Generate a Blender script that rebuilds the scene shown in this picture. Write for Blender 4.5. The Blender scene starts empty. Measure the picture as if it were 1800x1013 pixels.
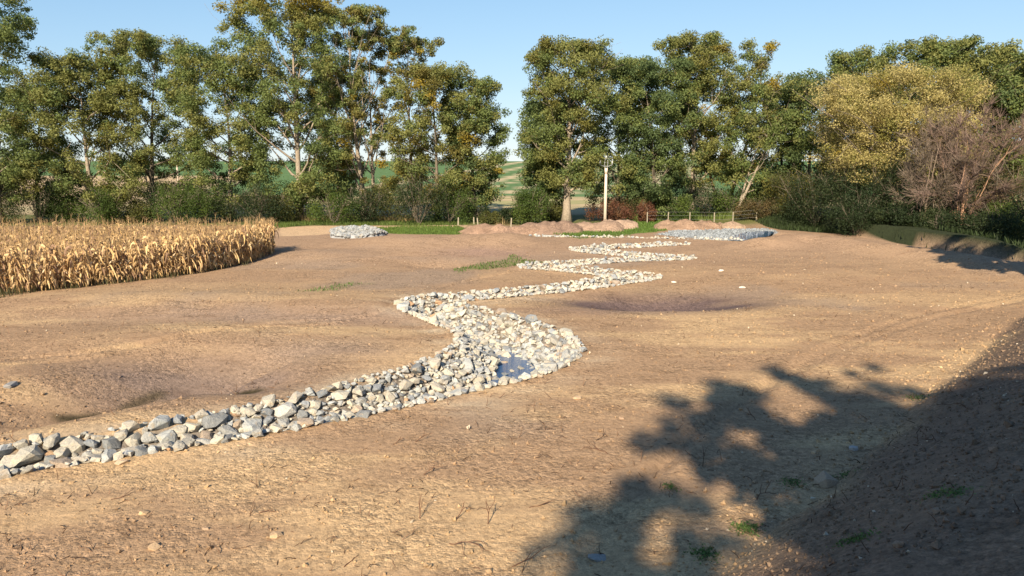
import bpy, bmesh, math, random
import numpy as np
from mathutils import Vector, Matrix

R = math.radians
rng = np.random.default_rng(7)
random.seed(7)
sc = bpy.context.scene
C = sc.collection

# ------------------------------------------------------------------ camera, sky, sun, exposure
CAM_Z = 5.2
PITCH = R(9.38)
cam_d = bpy.data.cameras.new('camera')
cam_d.lens = 25.0
cam_d.sensor_width = 36.0
cam_d.clip_start = 0.1
cam_d.clip_end = 4000
cam = bpy.data.objects.new('camera', cam_d)
C.objects.link(cam)
cam.location = (0, 0, CAM_Z)
cam.rotation_euler = (math.pi / 2 - PITCH, 0, 0)
sc.camera = cam

SUN_AZ = R(15)       # shadows run forward and this much to the right of the view
SUN_EL = R(30)
world = bpy.data.worlds.new('World')
sc.world = world
world.use_nodes = True
wn = world.node_tree
bg = wn.nodes['Background']
skyt = wn.nodes.new('ShaderNodeTexSky')
skyt.sky_type = 'NISHITA'
skyt.sun_disc = False
skyt.sun_elevation = SUN_EL
skyt.sun_rotation = math.pi + SUN_AZ
skyt.altitude = 1200
skyt.air_density = 1.25
skyt.dust_density = 0.0
skyt.ozone_density = 2.5
tint = wn.nodes.new('ShaderNodeMix'); tint.data_type = 'RGBA'; tint.blend_type = 'MULTIPLY'
tint.inputs[0].default_value = 1.0; tint.inputs[7].default_value = (.70, .90, 1.22, 1)
# soften the range between zenith and skyline: c * a / (1 + c * b)
va = wn.nodes.new('ShaderNodeVectorMath'); va.operation = 'SCALE'; va.inputs['Scale'].default_value = 1.75
vb = wn.nodes.new('ShaderNodeVectorMath'); vb.operation = 'MULTIPLY_ADD'; vb.inputs[1].default_value = (.15, .15, .15); vb.inputs[2].default_value = (1, 1, 1)
vc = wn.nodes.new('ShaderNodeVectorMath'); vc.operation = 'DIVIDE'
wn.links.new(skyt.outputs[0], tint.inputs[6])
wn.links.new(tint.outputs[2], va.inputs[0]); wn.links.new(tint.outputs[2], vb.inputs[0])
wn.links.new(va.outputs[0], vc.inputs[0]); wn.links.new(vb.outputs[0], vc.inputs[1])
wn.links.new(vc.outputs[0], bg.inputs[0])
bg.inputs[1].default_value = 0.067
sun_d = bpy.data.lights.new('sun', 'SUN')
sun_d.energy = 5.0
sun_d.angle = R(0.53)
sun_d.color = (1.0, 0.87, 0.68)
sun = bpy.data.objects.new('sun', sun_d)
C.objects.link(sun)
ldir = Vector((math.sin(SUN_AZ) * math.cos(SUN_EL), math.cos(SUN_AZ) * math.cos(SUN_EL), -math.sin(SUN_EL)))
sun.rotation_euler = ldir.to_track_quat('-Z', 'Y').to_euler()
sun.location = (-20, -60, 40)
sc.view_settings.view_transform = 'Standard'
sc.view_settings.look = 'None'
sc.view_settings.exposure = 1.12
sc.view_settings.gamma = 1.0
sc.view_settings.use_curve_mapping = False

# ------------------------------------------------------------------ helpers
FWD = np.array([0, math.cos(PITCH), -math.sin(PITCH)])
UPV = np.array([0, math.sin(PITCH), math.cos(PITCH)])

def ray(px, py):
    return FWD + np.array([1.0, 0, 0]) * ((px - 900) / 1250) + UPV * ((506.5 - py) / 1250)

def at(px, py, z=0.0):
    """where a sight line through the photograph meets the level z"""
    r = ray(px, py)
    t = (z - CAM_Z) / r[2]
    return np.array([r[0] * t, r[1] * t])

def above(px, py, d):
    """x and z of a sight line at the distance d"""
    r = ray(px, py)
    t = d / r[1]
    return r[0] * t, CAM_Z + r[2] * t

def smooth(a, b, x):
    t = np.clip((x - a) / (b - a), 0, 1)
    return t * t * (3 - 2 * t)

def _h(ix, iy, s):
    n = (ix.astype(np.int64) * 374761393 + iy.astype(np.int64) * 668265263 + s * 1442695041) & 0xFFFFFFFF
    n = ((n ^ (n >> 13)) * 1274126177) & 0xFFFFFFFF
    n = n ^ (n >> 16)
    return (n & 0xFFFF) / 65535.0

def vn(x, y, s=0):
    ix = np.floor(x); iy = np.floor(y)
    fx = x - ix; fy = y - iy
    fx = fx * fx * (3 - 2 * fx); fy = fy * fy * (3 - 2 * fy)
    a = _h(ix, iy, s); b = _h(ix + 1, iy, s); c = _h(ix, iy + 1, s); d = _h(ix + 1, iy + 1, s)
    return (a * (1 - fx) + b * fx) * (1 - fy) + (c * (1 - fx) + d * fx) * fy

def fbm(x, y, sc_, octv=4, s=0, g=0.5):
    o = 0; a = 1; t = 0
    x = np.asarray(x, float) / sc_; y = np.asarray(y, float) / sc_
    for k in range(octv):
        o = o + a * vn(x, y, s + k * 17); t += a
        x = x * 2.03 + 5.1; y = y * 2.03 + 1.7; a *= g
    return o / t - 0.5

def poly_inside(x, y, P):
    ins = np.zeros(np.shape(x), bool)
    n = len(P)
    for i in range(n):
        x1, y1 = P[i]; x2, y2 = P[(i + 1) % n]
        if y1 == y2: continue
        c = ((y1 > y) != (y2 > y)) & (x < (x2 - x1) * (y - y1) / (y2 - y1) + x1)
        ins ^= c
    return ins

def poly_sd(x, y, P):
    """signed distance, positive inside"""
    dm = np.full(np.shape(x), 1e9)
    n = len(P)
    for i in range(n):
        x1, y1 = P[i]; x2, y2 = P[(i + 1) % n]
        dx, dy = x2 - x1, y2 - y1
        t = np.clip(((x - x1) * dx + (y - y1) * dy) / (dx * dx + dy * dy + 1e-9), 0, 1)
        dm = np.minimum(dm, np.hypot(x - x1 - t * dx, y - y1 - t * dy))
    return np.where(poly_inside(x, y, P), dm, -dm)

def pxpoly(pts, z=0.0):
    return [tuple(at(a, b, z)) for a, b in pts]

# ------------------------------------------------------------------ the stream line
CH = [(-260, 866, .60), (-120, 842, .62), (0, 819, .66), (200, 787, .70), (400, 754, .80), (560, 722, .95), (680, 694, 1.15),
      (790, 665, 1.35), (870, 640, 1.68), (911, 612, 1.80), (880, 582, 1.52), (815, 560, 1.35), (758, 541, 1.15), (775, 530, .95),
      (870, 520, .80), (1000, 507, .80), (1085, 495, .95), (1128, 489, .85), (1080, 484, .85), (1010, 476, .85), (940, 469.5, .85),
      (1000, 465, .85), (1110, 458.5, .7), (1195, 455.5, .85), (1130, 451, .75), (1060, 445, .9), (1028, 440, .9), (1070, 436, .85),
      (1130, 433.5, .8), (1192, 430, .75)]

def catmull(P, n=8):
    P = [np.array(p) for p in P]
    P = [2 * P[0] - P[1]] + P + [2 * P[-1] - P[-2]]
    out = []
    for i in range(1, len(P) - 2):
        for k in range(n):
            t = k / n
            out.append(0.5 * (2 * P[i] + (P[i + 1] - P[i - 1]) * t + (2 * P[i - 1] - 5 * P[i] + 4 * P[i + 1] - P[i + 2]) * t * t
                              + (-P[i - 1] + 3 * P[i] - 3 * P[i + 1] + P[i + 2]) * t ** 3))
    out.append(P[-2])
    return np.array(out)

chan = catmull([np.array([*at(a, b), w]) for a, b, w in CH], 7)
far_line = catmull([np.array([*at(a, b), w]) for a, b, w in
                    [(950, 417, .25), (1050, 418, .3), (1150, 419.5, .35), (1230, 421, .5), (1292, 423, .45)]], 6)

def line_s(x, y, L):
    """halfwidth minus distance to the line: positive inside the stone lining"""
    best = np.full(np.shape(x), -1e9)
    for i in range(len(L) - 1):
        x1, y1, w1 = L[i]; x2, y2, w2 = L[i + 1]
        dx, dy = x2 - x1, y2 - y1
        t = np.clip(((x - x1) * dx + (y - y1) * dy) / (dx * dx + dy * dy + 1e-9), 0, 1)
        s = (w1 + (w2 - w1) * t) - np.hypot(x - x1 - t * dx, y - y1 - t * dy)
        best = np.maximum(best, s)
    return best

def chan_s(x, y):
    x = np.asarray(x, float); y = np.asarray(y, float)
    out = np.full(x.shape, -9.0)
    m = (y > 8) & (y < 58) & (x > -20) & (x < 18)
    if m.any():
        out[m] = np.maximum(line_s(x[m], y[m], chan), line_s(x[m], y[m], far_line) * 0.6)
    return out

POOL = at(896, 640, -0.5)
GRAVEL = pxpoly([(1160, 412), (1190, 406), (1260, 403), (1345, 403), (1362, 407), (1330, 416), (1296, 424), (1230, 420)])
GRASS_ZONES = [
    (pxpoly([(655, 402), (720, 398), (806, 398), (822, 405), (800, 413), (735, 413), (665, 411)]), 1.0),
    (pxpoly([(484, 402), (488, 392), (600, 389.5), (820, 389.5), (822, 395), (700, 397), (560, 396), (512, 399)]), 1.0),
    (pxpoly([(1112, 390), (1160, 386), (1216, 386), (1190, 400), (1168, 406), (1100, 413), (1000, 416), (970, 411), (1110, 404)]), 1.0),
    (pxpoly([(785, 474), (820, 463), (880, 457), (905, 446), (925, 455), (960, 463), (930, 467), (860, 472), (810, 479)]), .30),
    (pxpoly([(975, 415), (1060, 411), (1120, 410), (1090, 418), (1020, 421)]), .55),
    (pxpoly([(500, 520), (590, 497), (640, 498), (560, 516)]), .22),
]
CORN = [(-17.9, 33.5), (-15.9, 36.3), (-14.9, 39.6), (-14.5, 43.0), (-15.4, 46.5), (-16.0, 47.5), (-62, 47.5), (-62, 18), (-30, 23.0), (-24.5, 27.0), (-21.0, 29.6)]

def berm_d(x, y):
    # spoil bank on the right: its crest runs from the gravel patch back towards the lower right
    P = [at(1345, 420, .5), at(1385, 412, .6), at(1450, 414, .6), at(1540, 426, .6), at(1680, 444, .6), at(1800, 463, .6), at(2050, 498, .6)]
    L = np.array([[p[0], p[1], 0.0] for p in P])
    return -line_s(x, y, L), L

RUTS = []
for pts in ([(-100, 668), (150, 640), (400, 590), (620, 566), (760, 508), (900, 478)], [(1010, 1000), (1180, 800), (1420, 640), (1640, 560), (1850, 520)],
            [(560, 470), (700, 452), (830, 447), (930, 436), (1000, 428)]):
    for dx in (0, 1):
        L_ = [np.array([*(at(a, b) + np.array([.9 * dx, 1.35 * dx])), 0.0]) for a, b in pts]
        RUTS.append(catmull(L_, 5))

def H(x, y, fine=True):
    x = np.asarray(x, float); y = np.asarray(y, float)
    z = 0.16 * fbm(x, y, 14, 3, 3) + 0.05 * fbm(x, y, 3.0, 3, 8)
    if fine:
        rough = 0.35 + 0.65 * smooth(2, 12, x + 0.1 * y)
        z = z + 0.030 * rough * fbm(x, y, 0.9, 4, 21, .6) + 0.02 * fbm(x, y * 2.2, 0.5, 3, 51, .6)
    # left plateau with the hollow cut in its foot
    hx, hy = at(300, 679)
    ux, uy = at(470, 637) - at(130, 717); l = math.hypot(ux, uy); ux /= l; uy /= l
    a = (x - hx) * ux + (y - hy) * uy; b = -(x - hx) * uy + (y - hy) * ux
    b = b + .35 * fbm(x, y, 2.0, 3, 71)
    z = z - 0.62 * np.exp(-(np.abs(a) / 3.6) ** 3) * np.where(b > 0, np.exp(-(b / 2.0) ** 1.5), np.exp(-(np.abs(b) / .42) ** 1.3))
    z = z - 0.36 * np.exp(-((x - at(435, 668)[0]) / 1.1) ** 2 - ((y - at(435, 668)[1]) / .8) ** 2)
    z = z + 0.30 * np.exp(-((x + 10.5) / 6.0) ** 2 - ((y - 21.2) / 2.6) ** 2)
    z = z + 0.30 * np.exp(-((x + 12.6) / 2.2) ** 2 - ((y - 16.8) / 1.5) ** 2)
    z = z + 0.30 * np.exp(-((x + 12) / 9.0) ** 2 - ((y - 28.0) / 2.4) ** 2)
    # the rolled spoil left of the far bends
    for px, py, sx, sy, hh in [(690, 432, 4.0, 3.6, .62), (850, 428, 3.6, 3.0, .55), (560, 452, 3.5, 2.6, .35), (770, 462, 2.2, 1.4, -.32),
                               (905, 425, 1.6, 4, .3), (640, 545, 3.2, 1.3, .10)]:
        p = at(px, py)
        z = z + hh * np.exp(-((x - p[0]) / sx) ** 2 - ((y - p[1]) / sy) ** 2)
    # shallow dark hollow right of the bend, tall ground beyond it
    p = at(1160, 530)
    z = z - 0.62 * np.exp(-((x - p[0]) / 3.1) ** 2 - ((y - p[1] - .3) / 1.3) ** 2)
    p = at(1400, 480)
    z = z + 0.22 * np.exp(-((x - p[0]) / 7) ** 2 - ((y - p[1]) / 4.5) ** 2)
    # bank on which the viewer stands
    s = 0.72 * x - 0.69 * y + 3.9
    s = s + 0.5 * fbm(x, y, 2.6, 3, 77)
    bank = np.where(s > 0, 3.3 * (1 - np.exp(-np.maximum(s, 0) * 0.26)), 0) + 0.10 * np.exp(-(s / 0.9) ** 2)
    bank = bank * smooth(-40, -6, x) * (1 - smooth(26, 36, y))
    grain = np.where(s > 0, 1, 0) * (0.07 * fbm(x + y, (x - y) * 2.0, 0.8, 4, 31, .65)) * smooth(0, 1, s)
    z = np.array(z + bank + grain)
    # right spoil berm with the low track behind it
    m = (x > 6) & (y > 22) & (y < 75)
    if m.any():
        d, L = berm_d(x[m], y[m])
        z2 = z[m] + 0.62 * np.exp(-(d / 2.0) ** 2)
        # behind the crest the ground falls away
        ycr = np.interp(x[m], L[::1, 0][np.argsort(L[:, 0])], L[:, 1][np.argsort(L[:, 0])])
        beh = smooth(0.1, 1.1, (y[m] - ycr)) * smooth(15, 18, x[m]) * (1 - smooth(8, 14, (y[m] - ycr)))
        z2 = z2 - 0.42 * beh * (1 - smooth(62, 74, y[m]))
        z = z.copy(); z[m] = z2
    m = (x > 6) & (y > 48) & (y < 70)
    if m.any():
        fl = smooth(-1.5, .5, poly_sd(x[m], y[m], GRAVEL)); z[m] = z[m] * (1 - fl) - .02 * fl
    m = (x > 14) & (y > 22) & (y < 100)
    if m.any():
        ft = np.array([at(a_, b_) for a_, b_ in [(1350, 399), (1480, 408), (1600, 420), (1700, 434), (1800, 455), (2000, 500), (2300, 560)]])[::-1]
        yf = np.interp(-x[m], -ft[:, 0], ft[:, 1]); yf = np.where(x[m] < ft[-1, 0], 200, yf)
        yf = np.interp(x[m], ft[np.argsort(ft[:, 0]), 0], ft[np.argsort(ft[:, 0]), 1])
        z[m] = z[m] + 1.05 * smooth(0, 7, (y[m] - yf) * .8) * smooth(20, 26, x[m] + 0.0 * y[m]) * (1 - smooth(78, 95, y[m]))
    for RP in RUTS:
        d = -line_s(x, y, RP); z = z - .045 * np.exp(-(d / .16) ** 2) + .02 * np.exp(-((d - .32) / .12) ** 2) - .02 * np.exp(-(d / .2) ** 2) * np.sin((x + y) * 22)
    # channel
    c = chan_s(x, y)
    pool = np.exp(-((x - POOL[0]) / 1.5) ** 2 - ((y - POOL[1]) / 2.2) ** 2)
    z = z * (1 - 0.75 * smooth(-.9, 0.1, c)) - np.minimum(0.62 * np.maximum(c, 0), 0.62 + 0.4 * pool) + 0.05 * np.exp(-((c + .1) / .25) ** 2)
    # land beyond the trees rises
    z = z + 10.2 * smooth(100, 400, y) + 0.03 * np.maximum(y - 400, 0) * 0
    return z

FOOT = np.array([at(a_, b_) for a_, b_ in [(1350, 399), (1480, 408), (1600, 420), (1700, 434), (1800, 455), (2000, 500), (2300, 560)]])
FOOT = FOOT[np.argsort(FOOT[:, 0])]
def behind_foot(x, y):
    return np.where(x > FOOT[0, 0], y - np.interp(x, FOOT[:, 0], FOOT[:, 1]), -9.0)

def Hs(x, y):
    return float(H(np.array([x]), np.array([y]))[0])

# ------------------------------------------------------------------ mesh plumbing
def mesh_from(name, V, F, mats, attrs=None, smooth_=False, midx=None):
    """V (n,3); F (m,k) with constant k or list of such arrays; attrs: {name: (n,4) or (n,)}"""
    me = bpy.data.meshes.new(name)
    V = np.asarray(V, np.float32)
    Fl = F if isinstance(F, list) else [F]
    Fl = [np.asarray(f, np.int32) for f in Fl if len(f)]
    me.vertices.add(len(V)); me.vertices.foreach_set('co', V.ravel())
    loops = np.concatenate([f.ravel() for f in Fl])
    sizes = np.concatenate([np.full(len(f), f.shape[1], np.int32) for f in Fl])
    starts = np.concatenate([[0], np.cumsum(sizes)[:-1]]).astype(np.int32)
    me.loops.add(len(loops)); me.loops.foreach_set('vertex_index', loops)
    me.polygons.add(len(sizes)); me.polygons.foreach_set('loop_start', starts)
    me.polygons.foreach_set('loop_total', sizes)
    me.polygons.foreach_set('use_smooth', np.full(len(sizes), smooth_))
    if midx is not None: me.polygons.foreach_set('material_index', np.asarray(midx, np.int32))
    for k, v in (attrs or {}).items():
        v = np.asarray(v, np.float32)
        if v.ndim == 1:
            a = me.attributes.new(k, 'FLOAT', 'POINT'); a.data.foreach_set('value', v)
        else:
            if v.shape[1] == 3: v = np.concatenate([v, np.ones((len(v), 1), np.float32)], 1)
            a = me.attributes.new(k, 'FLOAT_COLOR', 'POINT'); a.data.foreach_set('color', v.ravel())
    for m in (mats if isinstance(mats, (list, tuple)) else [mats]): me.materials.append(m)
    me.update(calc_edges=True)
    return me

def link(name, me, parent=None, loc=(0, 0, 0), rz=0.0):
    o = bpy.data.objects.new(name, me); C.objects.link(o)
    if parent: o.parent = parent
    o.location = loc; o.rotation_euler = (0, 0, rz)
    return o

def empty(name, loc, label, cat, group=None):
    o = bpy.data.objects.new(name, None); C.objects.link(o); o.location = loc
    o.empty_display_size = .3
    o['label'] = label; o['category'] = cat
    if group: o['group'] = group
    return o

def tag(o, label=None, cat=None, group=None, kind=None):
    if label: o['label'] = label
    if cat: o['category'] = cat
    if group: o['group'] = group
    if kind: o['kind'] = kind
    return o

class MB:
    def __init__(s): s.v = []; s.q = []; s.t = []; s.n = 0; s.c = []
    def add(s, V, Q=None, T=None, col=None):
        V = np.asarray(V, float)
        if Q is not None and len(Q): s.q.append(np.asarray(Q) + s.n)
        if T is not None and len(T): s.t.append(np.asarray(T) + s.n)
        s.v.append(V); s.n += len(V)
        if col is not None: s.c.append(np.broadcast_to(np.asarray(col, float), (len(V), 3)))
    def tube(s, P, r, k=6, col=None, cap=True):
        P = np.asarray(P, float); n = len(P); r = np.broadcast_to(np.asarray(r, float), (n,))
        T = np.gradient(P, axis=0); T /= np.linalg.norm(T, axis=1)[:, None] + 1e-9
        ref = np.array([0.31, 0.17, 0.93]) if abs(T[:, 2]).mean() < .8 else np.array([0.95, .1, .2])
        A = np.cross(T, ref); A /= np.linalg.norm(A, axis=1)[:, None] + 1e-9
        B = np.cross(T, A)
        ang = np.arange(k) * 2 * math.pi / k
        V = P[:, None] + r[:, None, None] * (A[:, None] * np.cos(ang)[None, :, None] + B[:, None] * np.sin(ang)[None, :, None])
        V = V.reshape(-1, 3)
        i = np.arange(n - 1)[:, None] * k; j = np.arange(k)[None]; j2 = (j + 1) % k
        Q = np.stack([i + j, i + j2, i + k + j2, i + k + j], -1).reshape(-1, 4)
        s.add(V, Q=Q, T=None, col=col)
        if cap and k > 3:
            b = s.n - k
            s.t.append(np.array([[b, b + a, b + a + 1] for a in range(1, k - 1)]))
            b = s.n - len(V)
            s.t.append(np.array([[b, b + a + 1, b + a] for a in range(1, k - 1)]))
    def box(s, lo, hi, col=None):
        x0, y0, z0 = lo; x1, y1, z1 = hi
        V = [(x0, y0, z0), (x1, y0, z0), (x1, y1, z0), (x0, y1, z0), (x0, y0, z1), (x1, y0, z1), (x1, y1, z1), (x0, y1, z1)]
        s.add(V, Q=[(0, 3, 2, 1), (4, 5, 6, 7), (0, 1, 5, 4), (1, 2, 6, 5), (2, 3, 7, 6), (3, 0, 4, 7)], col=col)
    def mesh(s, name, mat, smooth_=False):
        V = np.concatenate(s.v); F = []
        if s.q: F.append(np.concatenate(s.q))
        if s.t: F.append(np.concatenate(s.t))
        at_ = {'col': np.concatenate(s.c)} if s.c else None
        return mesh_from(name, V, F, mat, at_, smooth_)

# ------------------------------------------------------------------ materials
def new_mat(name):
    m = bpy.data.materials.new(name); m.use_nodes = True
    nt = m.node_tree; b = nt.nodes['Principled BSDF']
    b.inputs['Roughness'].default_value = .9
    b.inputs['Specular IOR Level'].default_value = .25
    return m, nt, b

def N(nt, t, **kw):
    n = nt.nodes.new(t)
    for k, v in kw.items():
        if k in n.inputs: n.inputs[k].default_value = v
        else: setattr(n, k, v)
    return n

def ramp(nt, src, stops, interp='LINEAR'):
    r = nt.nodes.new('ShaderNodeValToRGB'); r.color_ramp.interpolation = interp
    e = r.color_ramp.elements
    while len(e) < len(stops): e.new(0.5)
    for i, (p, c) in enumerate(stops):
        e[i].position = p; e[i].color = (c[0], c[1], c[2], 1) if not isinstance(c, (int, float)) else (c, c, c, 1)
    nt.links.new(src, r.inputs[0])
    return r.outputs[0]

def mixc(nt, fac, a, b, mode='MIX'):
    m = nt.nodes.new('ShaderNodeMix'); m.data_type = 'RGBA'; m.blend_type = mode
    for sock, v in ((m.inputs[0], fac), (m.inputs[6], a), (m.inputs[7], b)):
        if hasattr(v, 'is_linked') or isinstance(v, bpy.types.NodeSocket): nt.links.new(v, sock)
        elif isinstance(v, (int, float)): sock.default_value = v
        else: sock.default_value = (v[0], v[1], v[2], 1)
    return m.outputs[2]

def coords(nt, scale=(1, 1, 1), rot=0):
    tc = nt.nodes.new('ShaderNodeTexCoord'); mp = nt.nodes.new('ShaderNodeMapping')
    mp.inputs['Scale'].default_value = scale; mp.inputs['Rotation'].default_value = (0, 0, rot)
    nt.links.new(tc.outputs['Object'], mp.inputs[0])
    return mp.outputs[0]

def noise(nt, vec, scale, detail=6, rough=.6):
    n = N(nt, 'ShaderNodeTexNoise', Scale=scale, Detail=detail, Roughness=rough)
    nt.links.new(vec, n.inputs['Vector'])
    return n.outputs[0]

def math_(nt, op, a, b):
    m = nt.nodes.new('ShaderNodeMath'); m.operation = op
    for i, v in enumerate((a, b)):
        if isinstance(v, (int, float)): m.inputs[i].default_value = v
        else: nt.links.new(v, m.inputs[i])
    return m.outputs[0]

def soil_mat():
    m, nt, b = new_mat('soil')
    a = N(nt, 'ShaderNodeAttribute', attribute_name='col')
    v = coords(nt); vs = coords(nt, (0.45, 1.5, 1), R(6))
    n1 = noise(nt, vs, 1.3, 8, .65)
    n2 = noise(nt, v, 9, 8, .7)
    n3 = noise(nt, v, 45, 4, .7)
    c = mixc(nt, 1.0, a.outputs['Color'], ramp(nt, n1, [(.28, (.70, .67, .65)), (.45, (.97, .97, .97)), (.62, (1.0, 1.0, 1.0)), (.76, (1.28, 1.22, 1.1))]), 'MULTIPLY')
    c = mixc(nt, 1.0, c, ramp(nt, n2, [(.28, (.68, .66, .64)), (.48, (.98, .98, .98)), (.72, (1.25, 1.22, 1.18))]), 'MULTIPLY')
    c = mixc(nt, 1.0, c, ramp(nt, n3, [(.3, (.80, .79, .78)), (.5, (1, 1, 1)), (.72, (1.14, 1.14, 1.14))]), 'MULTIPLY')
    nt.links.new(c, b.inputs['Base Color'])
    hs = []
    patch = ramp(nt, noise(nt, v, .55, 4, .6), [(.38, .25), (.60, 1.0)])
    for scl, amp in ((9.0, .55), (21.0, .35), (48.0, .18)):
        vo = N(nt, 'ShaderNodeTexVoronoi', Scale=scl); nt.links.new(v, vo.inputs['Vector'])
        hs.append(math_(nt, 'MULTIPLY', math_(nt, 'SUBTRACT', .6, vo.outputs['Distance']), amp))
        sep = nt.nodes.new('ShaderNodeSeparateColor'); nt.links.new(vo.outputs['Color'], sep.inputs[0])
        f = math_(nt, 'MULTIPLY', patch, .9)
        c = mixc(nt, f, c, mixc(nt, 1.0, c, ramp(nt, sep.outputs[0], [(0, .74), (.5, 1.0), (1, 1.16)]), 'MULTIPLY'))
    nt.links.new(c, b.inputs['Base Color'])
    hgt = math_(nt, 'MULTIPLY', math_(nt, 'ADD', hs[0], math_(nt, 'ADD', hs[1], hs[2])), patch)
    hgt = math_(nt, 'ADD', hgt, math_(nt, 'ADD', math_(nt, 'MULTIPLY', n2, .55), math_(nt, 'MULTIPLY', n3, .25)))
    bp = N(nt, 'ShaderNodeBump', Strength=.68, Distance=.065); nt.links.new(hgt, bp.inputs['Height'])
    nt.links.new(bp.outputs[0], b.inputs['Normal'])
    b.inputs['Roughness'].default_value = .95; b.inputs['Specular IOR Level'].default_value = .1
    return m
M_SOIL = soil_mat()

def attr_mat(name, rough=.8, trans=0.0, spec=.2, bump=0.0, nscale=20, vary=.25):
    m, nt, b = new_mat(name)
    a = N(nt, 'ShaderNodeAttribute', attribute_name='col')
    col = a.outputs['Color']
    if vary:
        n = noise(nt, coords(nt), nscale, 4, .6)
        col = mixc(nt, 1.0, col, ramp(nt, n, [(.3, 1 - vary), (.7, 1 + vary)]), 'MULTIPLY')
        if bump:
            bp = N(nt, 'ShaderNodeBump', Strength=bump, Distance=.03); nt.links.new(n, bp.inputs['Height'])
            nt.links.new(bp.outputs[0], b.inputs['Normal'])
    nt.links.new(col, b.inputs['Base Color'])
    b.inputs['Roughness'].default_value = rough; b.inputs['Specular IOR Level'].default_value = spec
    if trans:
        t = nt.nodes.new('ShaderNodeBsdfTranslucent'); mx = nt.nodes.new('ShaderNodeMixShader')
        nt.links.new(col, t.inputs[0]); mx.inputs[0].default_value = trans
        nt.links.new(b.outputs[0], mx.inputs[1]); nt.links.new(t.outputs[0], mx.inputs[2])
        nt.links.new(mx.outputs[0], nt.nodes['Material Output'].inputs[0])
    return m
M_LEAF = attr_mat('leaf', .6, .50, .25, vary=0)
M_DRYLEAF = attr_mat('dry_leaf', .75, .22, .15, vary=.18, nscale=14)
M_BARK = attr_mat('bark', .95, 0, .1, bump=.6, nscale=9, vary=.35)
M_TWIG = attr_mat('twig', .9, 0, .1, vary=0)
M_CLOD = attr_mat('clod', .95, 0, .1, vary=.2, nscale=40, bump=.3)
M_FIELD = attr_mat('field', .95, 0, .05, vary=.18, nscale=.6)

def stone_mat(name, rnd_attr):
    m, nt, b = new_mat(name)
    if rnd_attr:
        src = N(nt, 'ShaderNodeAttribute', attribute_name='rnd').outputs['Fac']
    else:
        src = nt.nodes.new('ShaderNodeObjectInfo').outputs['Random']
    c = ramp(nt, src, [(0, (0.218, 0.221, 0.215)), (.07, (0.406, 0.371, 0.303)), (.22, (0.340, 0.335, 0.311)), (.38, (0.463, 0.422, 0.337)), (.52, (0.375, 0.379, 0.358)),
                       (.66, (0.434, 0.386, 0.311)), (.78, (0.275, 0.286, 0.290)), (.84, (0.506, 0.465, 0.372)), (.90, (0.363, 0.286, 0.215)), (.94, (0.448, 0.429, 0.387)),
                       (.975, (0.196, 0.207, 0.215)), (.99, (0.375, 0.237, 0.138))], 'CONSTANT')
    v = coords(nt)
    n1 = noise(nt, v, 7, 6, .65); n2 = noise(nt, v, 38, 5, .7)
    c = mixc(nt, 1.0, c, ramp(nt, n1, [(.3, (.74, .74, .76)), (.5, (1, 1, 1)), (.7, (1.14, 1.1, 1.02))]), 'MULTIPLY')
    c = mixc(nt, 1.0, c, ramp(nt, n2, [(.3, .55), (.5, 1.0), (.7, 1.3)]), 'MULTIPLY')
    stain = ramp(nt, noise(nt, v, 3.1, 3, .5), [(.60, 0.0), (.72, .45)])
    c = mixc(nt, stain, c, (.42, .30, .17))
    nt.links.new(c, b.inputs['Base Color'])
    bp = N(nt, 'ShaderNodeBump', Strength=.9, Distance=.05)
    nt.links.new(math_(nt, 'ADD', n1, math_(nt, 'MULTIPLY', n2, .4)), bp.inputs['Height'])
    nt.links.new(bp.outputs[0], b.inputs['Normal'])
    b.inputs['Roughness'].default_value = .82
    return m
M_STONE = stone_mat('quarry_stone', False)
M_STONES = stone_mat('quarry_stones', True)

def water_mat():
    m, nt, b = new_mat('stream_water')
    b.inputs['Base Color'].default_value = (.022, .065, .15, 1)  # blue of the reflected sky is put into the base colour
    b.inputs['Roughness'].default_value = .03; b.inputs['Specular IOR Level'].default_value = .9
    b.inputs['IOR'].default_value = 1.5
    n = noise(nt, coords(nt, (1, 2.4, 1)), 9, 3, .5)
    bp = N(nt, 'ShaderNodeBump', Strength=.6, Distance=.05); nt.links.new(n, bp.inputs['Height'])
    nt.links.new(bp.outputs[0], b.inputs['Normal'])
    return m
M_WATER = water_mat()

def plain_mat(name, col, rough=.7, metal=0, nz=30, vary=.15):
    m, nt, b = new_mat(name)
    n = noise(nt, coords(nt), nz, 5, .6)
    nt.links.new(ramp(nt, n, [(.3, [c * (1 - vary) for c in col]), (.7, [c * (1 + vary) for c in col])]), b.inputs['Base Color'])
    b.inputs['Roughness'].default_value = rough; b.inputs['Metallic'].default_value = metal
    return m

# ------------------------------------------------------------------ ground sheet
def axis_steps(pts):
    """pts: list of (position, step) with linear interpolation of the step"""
    xs = [pts[0][0]]
    P = [p[0] for p in pts]; S = [p[1] for p in pts]
    while xs[-1] < P[-1]:
        xs.append(xs[-1] + np.interp(xs[-1], P, S))
    return np.array(xs)

gx = axis_steps([(-300, 12), (-90, 4), (-40, .55), (-16, .15), (-10, .12), (10, .12), (18, .15), (40, .5), (90, 4), (300, 12)])
gy = axis_steps([(-60, 4), (-6, 1.0), (5, .2), (8, .09), (20, .125), (30, .2), (50, .30), (75, .55), (104, 1.2)])
GX, GY = np.meshgrid(gx, gy)
gxf = GX.ravel(); gyf = GY.ravel()
GZ = H(gxf, gyf)

SOIL_BROWN = np.array([.325, .211, .124]); SOIL_TAN = np.array([.475, .322, .175]); SOIL_GREY = np.array([.275, .203, .145])
SOIL_RED = np.array([.335, .222, .143]); GRASS_C = np.array([.10, .15, .035])

def lerp(a, b, t): return a + (b - a) * t[:, None]

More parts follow.
